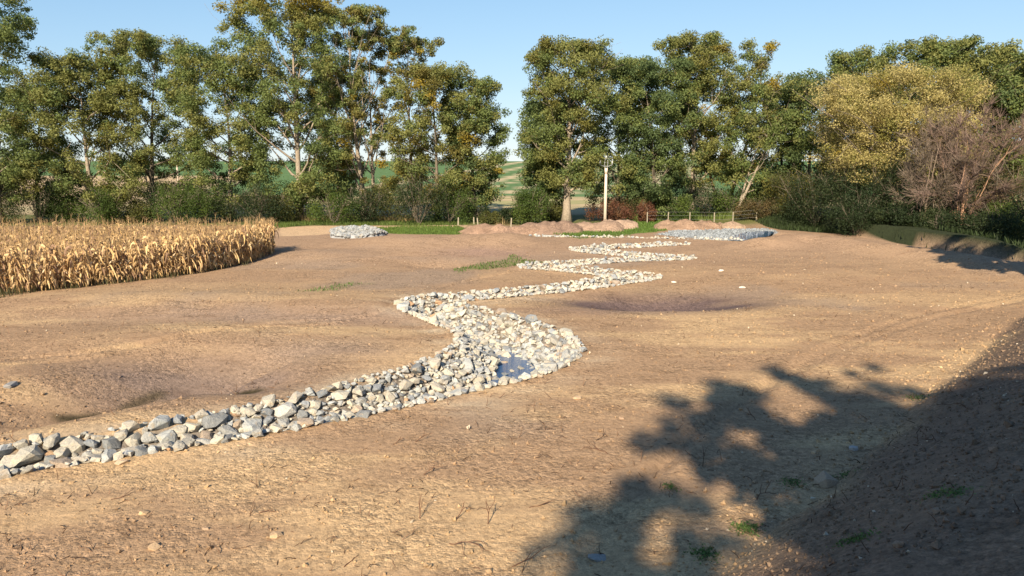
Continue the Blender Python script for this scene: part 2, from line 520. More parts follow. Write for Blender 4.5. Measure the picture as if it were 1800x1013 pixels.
def ground_colour(x, y):
    n = len(x)
    c = np.tile(SOIL_BROWN, (n, 1))
    a1 = fbm(x * .55, y * 1.25, 4.0, 5, 101); a2 = fbm(x, y, 7, 4, 202); a3 = fbm(x * .5, y * 1.6, 1.1, 4, 303)
    near = 1 - smooth(24, 34, y)
    tan = smooth(-.04, .16, a1 + .30 * a3) * (0.30 + .70 * near)
    c = lerp(c, SOIL_TAN, tan * .85)
    c = lerp(c, SOIL_GREY, smooth(.03, .22, a2) * .75)
    c = lerp(c, SOIL_RED, smooth(32, 50, y) * .75)
    # bare ground by the stream is pale and gravelly
    s = chan_s(x, y)
    p = at(640, 650)
    edge = np.exp(-((s + .5) / .55) ** 2) * (y < 30)
    c = lerp(c, np.array([.47, .36, .24]), np.clip(edge * (.35 + a3 * 2), 0, 1))
    m = np.exp(-((x - at(690, 625)[0]) / 2.2) ** 2 - ((y - at(690, 625)[1]) / 1.4) ** 2)
    c = lerp(c, np.array([.56, .37, .19]), np.clip(m * 1.0, 0, 1) * .7)
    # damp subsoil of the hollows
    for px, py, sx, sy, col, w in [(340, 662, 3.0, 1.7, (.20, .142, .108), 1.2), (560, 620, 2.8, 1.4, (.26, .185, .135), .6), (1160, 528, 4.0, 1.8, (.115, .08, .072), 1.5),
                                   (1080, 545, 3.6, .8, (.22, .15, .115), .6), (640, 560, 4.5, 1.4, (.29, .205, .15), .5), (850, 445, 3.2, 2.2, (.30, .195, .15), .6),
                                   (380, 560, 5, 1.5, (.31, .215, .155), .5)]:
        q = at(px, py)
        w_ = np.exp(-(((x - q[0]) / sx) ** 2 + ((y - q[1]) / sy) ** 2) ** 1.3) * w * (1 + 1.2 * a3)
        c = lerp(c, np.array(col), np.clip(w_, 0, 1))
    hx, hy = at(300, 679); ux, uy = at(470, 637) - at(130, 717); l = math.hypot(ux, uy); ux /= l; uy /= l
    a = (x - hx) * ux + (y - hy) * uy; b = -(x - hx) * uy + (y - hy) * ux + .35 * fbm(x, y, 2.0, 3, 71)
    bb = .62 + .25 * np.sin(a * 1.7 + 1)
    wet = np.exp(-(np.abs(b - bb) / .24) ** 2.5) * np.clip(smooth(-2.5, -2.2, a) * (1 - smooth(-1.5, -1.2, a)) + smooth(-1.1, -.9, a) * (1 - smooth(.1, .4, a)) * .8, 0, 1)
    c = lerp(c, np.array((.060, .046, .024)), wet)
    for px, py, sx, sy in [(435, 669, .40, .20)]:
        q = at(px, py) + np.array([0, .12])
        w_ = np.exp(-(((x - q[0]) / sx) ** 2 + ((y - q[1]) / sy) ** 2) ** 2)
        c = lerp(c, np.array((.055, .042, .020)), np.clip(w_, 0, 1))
    # under the stones
    c = lerp(c, np.array([.20, .17, .14]), smooth(-.05, .12, s))
    g = smooth(-.5, .3, poly_sd(x, y, GRAVEL) + fbm(x, y, 1.2, 3, 9) * 1.0)
    c = lerp(c, np.array([.24, .25, .255]), g)
    for P, w in GRASS_ZONES:
        sd = poly_sd(x, y, P) + fbm(x, y, 1.1, 3, 55) * (.8 if w > .8 else 1.6)
        c = lerp(c, GRASS_C * 1.0, smooth(-.3, .4, sd) * w)
    # grass under the trees and the maize
    sd = smooth(-.2, .6, poly_sd(x, y, CORN))
    c = lerp(c, np.array([.19, .14, .085]), sd)
    bk = smooth(66, 70, y + fbm(x, y, 3, 3, 66) * 3) * (1 - smooth(84, 88, y))
    c = lerp(c, np.array([.10, .12, .035]), bk * .9)
    bk2 = smooth(84, 90, y)
    c = lerp(c, np.array([.36, .29, .16]), bk2)
    # sandy strip behind the stone pile
    q = pxpoly([(490, 400), (560, 398), (820, 396), (820, 399.5), (700, 401), (640, 404), (560, 414), (490, 416)])
    c = lerp(c, np.array([.52, .36, .22]), smooth(-.3, .3, poly_sd(x, y, q)))
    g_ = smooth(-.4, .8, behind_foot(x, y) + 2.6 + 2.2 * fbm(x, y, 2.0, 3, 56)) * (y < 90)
    c = lerp(c, np.array([.034, .042, .020]), g_)  # bank grass tone darkened to hold the hedge's shade
    # darker brown over the bank on which the viewer stands
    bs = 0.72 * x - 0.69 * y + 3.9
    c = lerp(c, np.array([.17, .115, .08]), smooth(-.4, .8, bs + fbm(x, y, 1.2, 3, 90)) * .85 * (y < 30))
    return c

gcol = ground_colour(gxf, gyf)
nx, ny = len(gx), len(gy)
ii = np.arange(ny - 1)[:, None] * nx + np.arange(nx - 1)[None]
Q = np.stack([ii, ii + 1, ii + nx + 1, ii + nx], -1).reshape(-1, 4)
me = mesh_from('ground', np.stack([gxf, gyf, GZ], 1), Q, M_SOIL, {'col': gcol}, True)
tag(link('ground', me), kind='structure')

# far fields, from the back of the trees to the skyline and over it
fx = axis_steps([(-900, 14), (-300, 4), (-120, 3.2), (150, 3.2), (420, 6), (900, 14)])
fy = axis_steps([(103.5, 1.6), (200, 2.0), (330, 2.5), (420, 4), (1200, 40)])
FX, FY = np.meshgrid(fx, fy); x = FX.ravel(); y = FY.ravel()
z = H(x, y, False) - .01
def far_colour(x, y):
    n = len(x)
    # the land is seen through gaps at x/y between -.5 and .45
    c = np.tile(np.array([.090, .150, .058]), (n, 1))
    tan = np.array([.40, .31, .16]); pale = np.array([.42, .33, .20])
    c = lerp(c, np.array([.38, .29, .165]), 1 - smooth(132, 138, y + x * .06 + fbm(x, y, 20, 2, 5) * 6))
    c = lerp(c, np.array([.26, .25, .11]), (1 - smooth(132, 138, y)) * smooth(.0, .1, fbm(x * .2, y, 9, 3, 15)) * .8)
    for off, w, amt in [(150, 3.0, .95), (185, 2.4, .75), (214, 5, .95), (262, 4, .8), (318, 6, .9), (120, 2.4, .7), (90, 3, .8), (60, 3, .8), (20, 4, .8), (-30, 3, .8)]:
        d = np.abs(y - off - x * 4.5 - 10 * fbm(x, y, 60, 2, 4)) / 1.5
        c = lerp(c, pale, (1 - smooth(w * .9, w * 1.4, d)) * amt * smooth(140, 146, y) * (1 - smooth(360, 380, y)))
    d = smooth(15, 60, x + fbm(x, y, 40, 2, 1) * 30) * smooth(372, 378, y)
    c = lerp(c, np.array([.44, .30, .17]), d)
    # reddish ploughed fields behind the left trees
    l = (1 - smooth(-75, -68, x + (y - 180) * .15)) * (1 - smooth(215, 225, y))
    c = lerp(c, np.array([.40, .29, .17]), l)
    return c
nx, ny = len(fx), len(fy)
ii = np.arange(ny - 1)[:, None] * nx + np.arange(nx - 1)[None]
Q = np.stack([ii, ii + 1, ii + nx + 1, ii + nx], -1).reshape(-1, 4)
tag(link('far_field', mesh_from('far_field', np.stack([x, y, z], 1), Q, M_FIELD, {'col': far_colour(x, y)}, True)), kind='structure')

# ------------------------------------------------------------------ stones
def hull(n, sx, sy, sz, seed, blocky=.7):
    r = random.Random(seed)
    bm = bmesh.new()
    for _ in range(n):
        v = Vector((r.gauss(0, 1), r.gauss(0, 1), r.gauss(0, 1))).normalized()
        m = max(abs(v.x), abs(v.y), abs(v.z))
        v = v * (blocky / m + (1 - blocky)) * r.uniform(.82, 1.0)
        bm.verts.new((v.x * sx, v.y * sy, v.z * sz))
    res = bmesh.ops.convex_hull(bm, input=bm.verts)
    junk = [e for e in res['geom_interior'] if isinstance(e, bmesh.types.BMVert)] + [v for v in bm.verts if not v.link_faces]
    bmesh.ops.delete(bm, geom=list(set(junk)), context='VERTS')
    bmesh.ops.recalc_face_normals(bm, faces=bm.faces)
    bm.verts.index_update()
    V = np.array([v.co[:] for v in bm.verts]); T = np.array([[v.index for v in f.verts] for f in bm.faces])
    bm.free()
    return V, T
STONES = [hull(random.Random(i).choice([18, 22, 26]), .5, random.Random(i + 50).uniform(.34, .46), random.Random(i + 90).uniform(.22, .34), i) for i in range(24)]
PEBBLES = [hull(8, .5, .42, .3, 500 + i, .4) for i in range(8)]

OCT = []
for i in range(6):
    r_ = np.random.default_rng(i + 3)
    V = np.array([(1, 0, 0), (-1, 0, 0), (0, 1, 0), (0, -1, 0), (0, 0, 1), (0, 0, -1)]) * .5 * r_.uniform(.6, 1.15, (6, 1)) + r_.normal(0, .07, (6, 3))
    OCT.append((V, np.array([(0, 2, 4), (2, 1, 4), (1, 3, 4), (3, 0, 4), (2, 0, 5), (1, 2, 5), (3, 1, 5), (0, 3, 5)])))

def rot_mats(n, tilt=.5):
    a = rng.uniform(0, 2 * math.pi, n); b = rng.normal(0, tilt, n); c = rng.normal(0, tilt, n)
    ca, sa, cb, sb, cc, sc_ = np.cos(a), np.sin(a), np.cos(b), np.sin(b), np.cos(c), np.sin(c)
    Rz = np.zeros((n, 3, 3)); Rz[:, 0, 0] = ca; Rz[:, 0, 1] = -sa; Rz[:, 1, 0] = sa; Rz[:, 1, 1] = ca; Rz[:, 2, 2] = 1
    Rx = np.zeros((n, 3, 3)); Rx[:, 0, 0] = 1; Rx[:, 1, 1] = cb; Rx[:, 1, 2] = -sb; Rx[:, 2, 1] = sb; Rx[:, 2, 2] = cb
    Ry = np.zeros((n, 3, 3)); Ry[:, 1, 1] = 1; Ry[:, 0, 0] = cc; Ry[:, 0, 2] = sc_; Ry[:, 2, 0] = -sc_; Ry[:, 2, 2] = cc
    return Rx @ Ry @ Rz if tilt > 1 else Rz @ Rx @ Ry

def merge_copies(name, protos, pos, size, mat, cols=None, rnd=None, tilt=.5):
    """many copies of small hulls in one mesh"""
    n = len(pos); which = rng.integers(0, len(protos), n); Rm = rot_mats(n, tilt)
    Vs, Ts, A, B = [], [], [], []; off = 0
    for k, (V, T) in enumerate(protos):
        idx = np.where(which == k)[0]
        if not len(idx): continue
        W = np.einsum('nij,vj->nvi', Rm[idx], V) * size[idx][:, None, None] + pos[idx][:, None]
        Vs.append(W.reshape(-1, 3))
        Ts.append((T[None] + (np.arange(len(idx)) * len(V))[:, None, None] + off).reshape(-1, 3)); off += len(idx) * len(V)
        if cols is not None: A.append(np.repeat(cols[idx], len(V), 0))
        if rnd is not None: B.append(np.repeat(rnd[idx], len(V)))
    at_ = {}
    if cols is not None: at_['col'] = np.concatenate(A)
    if rnd is not None: at_['rnd'] = np.concatenate(B)
    return mesh_from(name, np.concatenate(Vs), np.concatenate(Ts), mat, at_, False)

def dart(cand, size, sep):
    """keep candidates that stay apart from the ones already taken; cell grid"""
    keep = []; cell = {}; g = .5
    for i, (p, s) in enumerate(zip(cand, size)):
        cx, cy = int(p[0] // g), int(p[1] // g); ok = True
        for a in (-1, 0, 1):
            for b in (-1, 0, 1):
                for j in cell.get((cx + a, cy + b), ()):
                    if (cand[j][0] - p[0]) ** 2 + (cand[j][1] - p[1]) ** 2 < (sep * (size[j] + s) / 2) ** 2: ok = False; break
                if not ok: break
            if not ok: break
        if ok: keep.append(i); cell.setdefault((cx, cy), []).append(i)
    return np.array(keep)

seg = np.hypot(np.diff(chan[:, 0]), np.diff(chan[:, 1]))
def chan_points(n, jit):
    k = rng.choice(len(seg), n, p=seg * (chan[:-1, 2] + .2) / (seg * (chan[:-1, 2] + .2)).sum()); t = rng.random(n)
    c = chan[k] + (chan[k + 1] - chan[k]) * t[:, None]
    r = (c[:, 2] + jit) * np.sqrt(rng.random(n)) ; a = rng.uniform(0, 2 * math.pi, n)
    return np.stack([c[:, 0] + r * np.cos(a), c[:, 1] + r * np.sin(a)], 1)

big = chan_points(26000, .12)
dist = np.hypot(big[:, 0], big[:, 1])
leftw = smooth(3.5, 9, -big[:, 0]) * (big[:, 1] < 20)
bsize = (rng.lognormal(0, .26, len(big)) * .225) * (1 + .36 * leftw)
bsize = np.clip(bsize, .15, .52)
o_ = np.argsort(-bsize + rng.normal(0, .08, len(big)))
big = big[o_]; bsize = bsize[o_]
sb = chan_s(big[:, 0], big[:, 1])
inpool = (((big[:, 0] - POOL[0]) / .44) ** 2 + ((big[:, 1] - POOL[1]) / 1.5) ** 2 < 1)
ok = (sb > -.10) & (~inpool | (rng.random(len(big)) < .012))
big = big[ok]; bsize = bsize[ok]
kp = dart(big, bsize, .62); big = big[kp]; bsize = bsize[kp]
sb = chan_s(big[:, 0], big[:, 1])
bz = H(big[:, 0], big[:, 1], False) + bsize * rng.uniform(.02, .20, len(big)) + .02
small = chan_points(16000, .16); ssize = np.clip(rng.lognormal(0, .3, len(small)) * .15, .07, .24)
kp = dart(small, ssize, .75); small = small[kp]; ssize = ssize[kp]
ok = ((((small[:, 0] - POOL[0]) / .42) ** 2 + ((small[:, 1] - POOL[1]) / 1.4) ** 2) > 1) | (rng.random(len(small)) < .08)
small = small[ok]; ssize = ssize[ok]
sz_ = H(small[:, 0], small[:, 1], False) + .05

channel = empty('stone_channel', (float(chan[8, 0]), float(chan[8, 1]), 0), 'winding stream bed lined with pale angular quarry stones between bare soil banks', 'stone channel')
ox, oy = channel.location.x, channel.location.y
show = bsize / np.hypot(big[:, 0], big[:, 1])
vis = np.abs(big[:, 0] / big[:, 1]) < .735
order = np.argsort(-(show * vis))
top = order[:284]; rest = order[284:]
smeshes = [mesh_from('stone', V, T, M_STONE) for V, T in STONES]
for i in top:
    o = link('stone', smeshes[int(rng.integers(0, 24))], channel, (big[i, 0] - ox, big[i, 1] - oy, bz[i]))
    s = bsize[i]; o.scale = (s * rng.uniform(.95, 1.3), s * rng.uniform(.9, 1.15), s * rng.uniform(.95, 1.3))
    o.rotation_euler = (rng.normal(0, .28), rng.normal(0, .28), rng.uniform(0, 6.28))
SMALL = [hull(11 + i % 3, .5, .40, .29, 300 + i) for i in range(24)]
P_ = np.concatenate([np.column_stack([big[rest], bz[rest]]), np.column_stack([small, sz_])])
S_ = np.concatenate([bsize[rest] * 1.12, ssize * 1.1])
o = link('stones', merge_copies('stones', SMALL, P_, S_, M_STONES, rnd=rng.random(len(P_)), tilt=.32), channel, (-ox, -oy, 0))
o['kind'] = 'stuff'

for k_ in range(7):
    a_, q_ = rng.uniform(-1, 1), rng.uniform(-1, 1)
    o = link('stone', smeshes[int(rng.integers(0, 24))], channel, (POOL[0] + .42 * a_ - ox, POOL[1] + 1.3 * q_ - oy, -.70 + rng.uniform(-.02, .03)))
    s = rng.uniform(.12, .26); o.scale = (s * 1.25, s, s * .9); o.rotation_euler = (rng.normal(0, .2), rng.normal(0, .2), rng.uniform(0, 6.28))

# scattered line of stones at the far crossing, and the gravel pad
fp = np.concatenate([far_line[rng.integers(0, len(far_line), 260)][:, :2] + rng.normal(0, .28, (260, 2)) * np.array([2.2, .8])])
fs = rng.uniform(.12, .34, len(fp))
o = link('stone_row', merge_copies('stone_row', STONES, np.column_stack([fp, H(fp[:, 0], fp[:, 1], False) + .07]), fs, M_STONES, rnd=rng.uniform(.08, .96, len(fp))))
tag(o, 'thin line of white stones scattered before the far grey gravel patch', 'stone row', kind='stuff')
gp = np.array([(rng.uniform(10, 24), rng.uniform(50, 66)) for _ in range(9000)])
gp = gp[poly_sd(gp[:, 0], gp[:, 1], GRAVEL) > -.3][:2400]
o = link('gravel_patch', merge_copies('gravel_patch', OCT, np.column_stack([gp, H(gp[:, 0], gp[:, 1], False) + .03]), rng.uniform(.10, .26, len(gp)), M_CLOD,
                                      cols=np.array([.22, .235, .245]) * rng.uniform(.6, 1.3, (len(gp), 1))))
tag(o, 'flat patch of grey gravel beside the earth berm at the far right', 'gravel', kind='stuff')

def heap(px0, px1, pybase, h, depth, name, label, cat, col, seed, stones=False, rough=.32):
    a = at(px0, pybase); b = at(px1, pybase); cx = (a[0] + b[0]) / 2; cy = a[1]; w = (b[0] - a[0]) / 2
    U, V = np.meshgrid(np.linspace(-1.05, 1.05, 60), np.linspace(-1.05, 1.05, 34))
    u = U.ravel(); v = V.ravel()
    x = cx + u * w; y = cy + depth + v * depth
    def prof(x, y):
        rr_ = np.random.default_rng(seed); n_ = max(3, int(w * 1.4)); z_ = np.full(np.shape(x), -9.0)
        for q in range(n_):
            px_ = cx + w * (-.72 + 1.44 * (q + rr_.uniform(.1, .9)) / n_); py_ = cy + depth + rr_.uniform(-.3, .3) * depth
            hq = h * rr_.uniform(.62, 1.0); dd = np.hypot((x - px_) * .8, y - py_) + .35 * fbm(x, y, 1.2, 3, seed + q)
            c_ = hq - .16 * hq * np.exp(-(dd / .4) ** 2) - np.minimum(dd * .62, .8 * dd)
            z_ = np.maximum(z_, c_) + .06 * np.exp(-np.abs(z_ - c_) / .12)
        return np.maximum(z_, -.15)
    rr = np.hypot(u, v)
    z = prof(x, y) + rough * fbm(x, y, .45, 4, seed + 9, .65)
    z = np.where(rr > 1.0, np.minimum(z, -.12), z)
    z = z + H(x, y, False)
    cc = np.tile(np.array(col), (len(x), 1)) * (1 + .9 * fbm(x, y, .7, 5, seed + 3, .7))[:, None]
    nn = 60
    ii = np.arange(33)[:, None] * nn + np.arange(nn - 1)[None]
    Q = np.stack([ii, ii + 1, ii + nn + 1, ii + nn], -1).reshape(-1, 4)
    zb = Hs(cx, cy + depth)
    me = mesh_from(name, np.stack([x - cx, y - cy - depth, z - zb], 1), Q, M_SOIL if not stones else M_CLOD, {'col': cc}, True)
    o = link(name, me, None, (cx, cy + depth, zb)); tag(o, label, cat)
    if stones:
        n = 1500; u = rng.uniform(-1, 1, n); v = rng.uniform(-1, 1, n)
        x = cx + u * w; y = cy + depth + v * depth; rr = np.hypot(u, v)
        z = prof(x, y) + H(x, y, False)
        k = (rr < 1.02) & (prof(x, y) > -.1); P = np.column_stack([x - cx, y - cy - depth, z - zb + .05])[k]
        s_ = link('stones', merge_copies('stones', STONES, P, rng.uniform(.14, .42, len(P)), M_STONES,
                                         rnd=rng.choice([.02, .25, .81, .8, .98, .8, .03], len(P)) + rng.uniform(0, .01, len(P))), o)
        s_['kind'] = 'stuff'
    return o
heap(572, 672, 421, 1.0, 1.9, 'stone_pile', 'low heap of blue grey broken stones on the bare soil right of the maize', 'stone pile', (.25, .25, .25), 11, True)
heap(800, 960, 414, .95, 2.4, 'soil_heap', 'long low brown soil heap furthest left, rising from the short grass', 'soil heap', (.27, .175, .12), 21)
heap(895, 1030, 413, 1.2, 2.6, 'soil_heap', 'dark topped soil heap in front of the thick pale tree trunk', 'soil heap', (.24, .16, .115), 31)
heap(975, 1105, 411, 1.15, 2.8, 'soil_heap', 'lumpy reddish soil heap just left of the utility pole', 'soil heap', (.30, .205, .145), 41, rough=.34)
heap(1040, 1130, 405, 1.2, 2.6, 'soil_heap', 'smooth rounded pinkish soil heap at the foot of the utility pole', 'soil heap', (.35, .245, .175), 51)
heap(1160, 1285, 407, 1.05, 2.6, 'soil_heap', 'brown soil heap at the left end of the wire fence bank', 'soil heap', (.28, .185, .125), 61)
heap(1225, 1325, 404, .95, 2.4, 'soil_heap', 'lower sandy soil heap below the last fence posts', 'soil heap', (.32, .225, .155), 71, rough=.34)

# water in the bend
th = np.linspace(0, 2 * math.pi, 40, endpoint=False)
wv = [(POOL[0], POOL[1], -.70)] + [(POOL[0] + 1.5 * math.cos(t), POOL[1] + 2.3 * math.sin(t), -.70) for t in th]
me = mesh_from('water', np.array(wv), np.array([[0, i + 1, (i + 1) % 40 + 1] for i in range(40)]), M_WATER, None, True)
tag(link('water', me), kind='structure')

pp = pxpoly([(1283, 423), (1292, 414), (1312, 408), (1345, 406.5), (1362, 408), (1350, 416), (1310, 424)], .05)  # dark sheet in the water material, standing for shade on the gravel
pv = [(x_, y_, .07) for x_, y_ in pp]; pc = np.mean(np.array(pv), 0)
tag(link('shade_sheet', mesh_from('shade_sheet', np.array([pc] + pv), np.array([[0, i + 1, (i + 1) % len(pv) + 1] for i in range(len(pv))]), M_WATER, None, True)), kind='structure')

# ------------------------------------------------------------------ clods, pebbles, twigs
def scatter_ground(n, dmin, dmax, p=1.3):
    """positions spread over the open ground, thinning out with distance"""
    u = rng.random(n); d = dmin * (dmax / dmin) ** (u ** (1 / p) if p != 1 else u)
    a = rng.uniform(-.80, .80, n)
    return np.column_stack([d * a, d])
cp = scatter_ground(50000, 6.5, 46, 1.0)
dens = .35 + .9 * smooth(2, 10, cp[:, 0] - .1 * cp[:, 1]) + .55 * smooth(.02, .16, fbm(cp[:, 0], cp[:, 1], 2.2, 3, 5)) + .5 * np.exp(-((cp[:, 0] + 12) / 3.2) ** 2 - ((cp[:, 1] - 16) / 2.4) ** 2)
bs = 0.72 * cp[:, 0] - 0.69 * cp[:, 1] + 3.9
dens += .6 * (bs > -.5)
k = (rng.random(len(cp)) < dens * .55) & (chan_s(cp[:, 0], cp[:, 1]) < -.05) & (poly_sd(cp[:, 0], cp[:, 1], CORN) < 0)
cp = cp[k]
cs = np.clip(rng.lognormal(0, .55, len(cp)) * .021 * (1 + .02 * cp[:, 1]), .010, .12)
ccol = ground_colour(cp[:, 0], cp[:, 1]) * rng.uniform(.62, 1.02, (len(cp), 1))
lt = rng.random(len(cp)) < .03
ccol[lt] = np.array([.46, .38, .28]) * rng.uniform(.8, 1.1, (lt.sum(), 1))
o = link('clods', merge_copies('clods', OCT, np.column_stack([cp, H(cp[:, 0], cp[:, 1]) + cs * .18]), cs, M_CLOD, cols=ccol))
tag(o, 'crumbled clods and pebbles strewn over the bare soil', 'clods', kind='stuff')

def lump(px, py, size, col, label, name='soil_clod', cat='clod', sq=.6, z=0.0, seed=0, pts=22):
    p = at(px, py, z); zz = Hs(*p)
    if abs(zz - z) > .25: p = at(px, py, zz); zz = Hs(*p)
    V, T = hull(pts, .5, .42, .42 * sq, 900 + seed, .45)
    mb = MB(); mb.add(V * size, T=T, col=col)
    o = link(name, mb.mesh(name, M_CLOD), None, (p[0], p[1], zz + size * .12 * sq), rng.uniform(0, 6))
    return tag(o, label, cat)
lump(1450, 857, .46, (.34, .25, .17), 'single tan boulder lying in the tree shadow at the foot of the bank', 'boulder', 'boulder', .8, 0, 1)
lump(485, 945, .20, (.36, .25, .15), 'brown soil clod on the bare ground, nearest the lower left edge', seed=2)
lump(252, 904, .17, (.42, .29, .17), 'pinkish clod right of the small clod cluster in the lower left', seed=3)
lump(272, 965, .22, (.42, .29, .17), 'larger pale clod casting a black shadow, low in the left foreground', seed=4)
lump(362, 932, .11, (.30, .21, .14), 'small dark clod alone on the smooth sandy patch', seed=5)
lump(18, 676, .34, (.22, .21, .20), 'dark grey stone half sunk in the rough bank of the left hollow', 'boulder', 'boulder', .6, .2, 6)
lump(1092, 738, .14, (.30, .2, .13), 'round reddish clod beside the upper left fingers of shadow', seed=7)
lump(1016, 700, .26, (.44, .31, .19), 'flat tan clod below the outer curve of the stone channel', seed=8, sq=.35)
lump(1050, 985, .30, (.24, .23, .21), 'flat grey stone in the shadow near the bottom edge', 'flat_stone', 'stone', .35, 0, 9)
lump(1500, 797, .2, (.36, .33, .30), 'pale stone at the bank foot right of the large shadow', 'flat_stone', 'stone', .6, 0, 10)
lump(215, 817, .26, (.40, .30, .2), 'loose tan stone just below the near end of the stone channel', 'flat_stone', 'stone', .4, 0, 11)
lump(1305, 508, .30, (.7, .62, .5), 'white stone alone right of the dark hollow', 'flat_stone', 'stone', .4, 0, 12)
lump(1268, 482, .36, (.72, .66, .56), 'white stone right of the tip of the third channel bend', 'flat_stone', 'stone', .4, 0, 13)
lump(1185, 498, .30, (.7, .62, .5), 'pale stone just off the right tip of the second channel bend', 'flat_stone', 'stone', .4, 0, 14)

def twig_path(p, L, az, lift, nseg=6, wob=.25):
    q = [np.array(p)]; a = az; e = lift
    for i in range(nseg):
        a += rng.normal(0, wob); e += rng.normal(-.12, wob)
        q.append(q[-1] + L / nseg * np.array([math.cos(a) * math.cos(e), math.sin(a) * math.cos(e), math.sin(e)]))
        q[-1][2] = max(q[-1][2], .004)
    return np.array(q)
def root_twig(px, py, L, az, lift, label, forks=2, r=.009):
    p = at(px, py); zz = Hs(*p); mb = MB()
    P = twig_path((0, 0, 0), L, az, lift); mb.tube(P, np.linspace(r, r * .35, len(P)), 5, (.12, .065, .04))
    for f in range(forks):
        Q_ = twig_path(P[2 + f % 3], L * rng.uniform(.35, .6), az + rng.choice([-1, 1]) * rng.uniform(.4, .9), lift + .15, 4)
        mb.tube(Q_, np.linspace(r * .7, r * .3, len(Q_)), 4, (.12, .065, .04))
    o = link('root', mb.mesh('root', M_TWIG), None, (p[0], p[1], zz)); return tag(o, label, 'root', 'dead roots lying on the soil')
for a in [(1068, 800, .55, 2.6, .5, 'curled brown root beside the upper left finger of shadow', 3), (1075, 930, .55, -.6, .15, 'long forked brown root lying between two dark shadow fingers', 1),
          (930, 895, .45, .6, .4, 'forked root at the left tip of the big shadow', 2), (858, 925, .42, 1.3, 1.0, 'upright thin root left of the big shadow', 2),
          (803, 915, .38, 1.0, .9, 'pair of upright root shoots left of the upright thin root', 2), (738, 915, .36, 1.4, 1.1, 'upright root shoots in the centre foreground', 2),
          (730, 780, .4, .7, .7, 'slanting root below the middle of the stone channel', 2), (690, 785, .34, .9, .6, 'slanting root pair low under the stone channel', 2),
          (790, 960, .6, -.7, .3, 'branched root in the bottom centre of the bare soil', 3), (605, 1000, .34, .9, .3, 'short thick root near the bottom edge left of centre', 0),
          (900, 1000, .6, 0.1, .2, 'long flat root near the bottom edge under the shadow tip', 1), (1328, 738, .38, 1.9, .9, 'reddish stub of root on the lit strip between shadow fingers', 3),
          (1330, 885, .45, .6, .8, 'angled black root left of the tan boulder', 2), (195, 880, .5, .3, .3, 'thin bent twig below the near end of the channel', 2),
          (455, 905, .4, .3, .2, 'thin twig on the sandy patch left of centre', 1), (520, 850, .5, .2, .2, 'long thin flat twig under the channel left of centre', 1),
          (745, 838, .4, .5, .8, 'short upright twig among pale streaks in the middle foreground', 2), (1310, 545, .8, 1.1, .4, 'bundle of broken sticks right of the dark hollow', 4),
          (1620, 855, .7, .9, .5, 'pale straw stalk leaning on the shaded bank', 0), (1690, 790, .6, 2.2, .3, 'pale stick lying across the shaded bank', 0)]:
    root_twig(*a[:6], forks=a[6])
tp = scatter_ground(1900, 6.8, 34, 1.0)
tp = tp[(chan_s(tp[:, 0], tp[:, 1]) < -.2) & (rng.random(len(tp)) < .25 + .8 * smooth(-.02, .12, fbm(tp[:, 0], tp[:, 1], 2.5, 2, 44)))]
tz = H(tp[:, 0], tp[:, 1]); mb = MB()
for (x, y), z in zip(tp, tz):
    L = rng.uniform(.05, .24); P = twig_path((0, 0, 0.0), L, rng.uniform(0, 6.3), rng.uniform(.0, 1.2), 3, .35) + np.array([x, y, z])
    mb.tube(P, np.linspace(.006, .003, 4) * (1 + .03 * y), 3, np.array([.10, .058, .036]) * rng.uniform(.5, 1.6))
tag(link('twigs', mb.mesh('twigs', M_TWIG)), 'thin root ends and twigs sticking out of the bare soil', 'twigs', kind='stuff')

bq = np.column_stack([rng.uniform(2, 22, 9000), rng.uniform(6, 24, 9000)]); bsx = 0.72 * bq[:, 0] - 0.69 * bq[:, 1] + 3.9
bq = bq[(bsx > -.8) & (bsx < 9) & (rng.random(9000) < .3 + .9 * smooth(-.05, .15, fbm(bq[:, 0], bq[:, 1], 1.5, 3, 12)))]
bsz = np.clip(rng.lognormal(0, .5, len(bq)) * .055, .02, .22)
o = link('clods', merge_copies('clods', OCT, np.column_stack([bq, H(bq[:, 0], bq[:, 1]) + bsz * .08]), bsz * .8, M_CLOD, cols=ground_colour(bq[:, 0], bq[:, 1]) * rng.uniform(.6, 1.35, (len(bq), 1))))
tag(o, 'coarse crumbled lumps on the slope of the shaded bank', 'clods', kind='stuff')

# ------------------------------------------------------------------ leaves and grass
def leaf_quads(P, L, W, outward=None, obias=.6, up=.25):
    """diamond leaves at P with size arrays L, W"""
    n = len(P); nrm = rng.normal(0, 1, (n, 3)); nrm /= np.linalg.norm(nrm, axis=1)[:, None]
    if outward is not None: nrm = nrm + outward * obias
    nrm[:, 2] += up
    nrm /= np.linalg.norm(nrm, axis=1)[:, None]
    t = rng.normal(0, 1, (n, 3)); u = np.cross(nrm, t); u /= np.linalg.norm(u, axis=1)[:, None] + 1e-9
    v = np.cross(nrm, u)
    L = np.asarray(L)[:, None]; W = np.asarray(W)[:, None]
    V = np.stack([P - u * L, P - v * W + nrm * W * .25, P + u * L, P + v * W + nrm * W * .25], 1).reshape(-1, 3)
    return V, np.arange(4 * n).reshape(n, 4)

def leaf_tris(P, L, W, outward=None, obias=.6, up=.25):
    n = len(P); nrm = rng.normal(0, 1, (n, 3)); nrm /= np.linalg.norm(nrm, axis=1)[:, None]
    if outward is not None: nrm = nrm + outward * obias
    nrm[:, 2] += up
    nrm /= np.linalg.norm(nrm, axis=1)[:, None]
    t = rng.normal(0, 1, (n, 3)); u = np.cross(nrm, t); u /= np.linalg.norm(u, axis=1)[:, None] + 1e-9
    v = np.cross(nrm, u)
    L = np.asarray(L)[:, None]; W = np.asarray(W)[:, None]
    V = np.stack([P - u * L * .8 - v * W * .95, P - u * L * .5 + v * W, P + u * L * 1.1], 1).reshape(-1, 3)
    return V, np.arange(3 * n).reshape(n, 3)

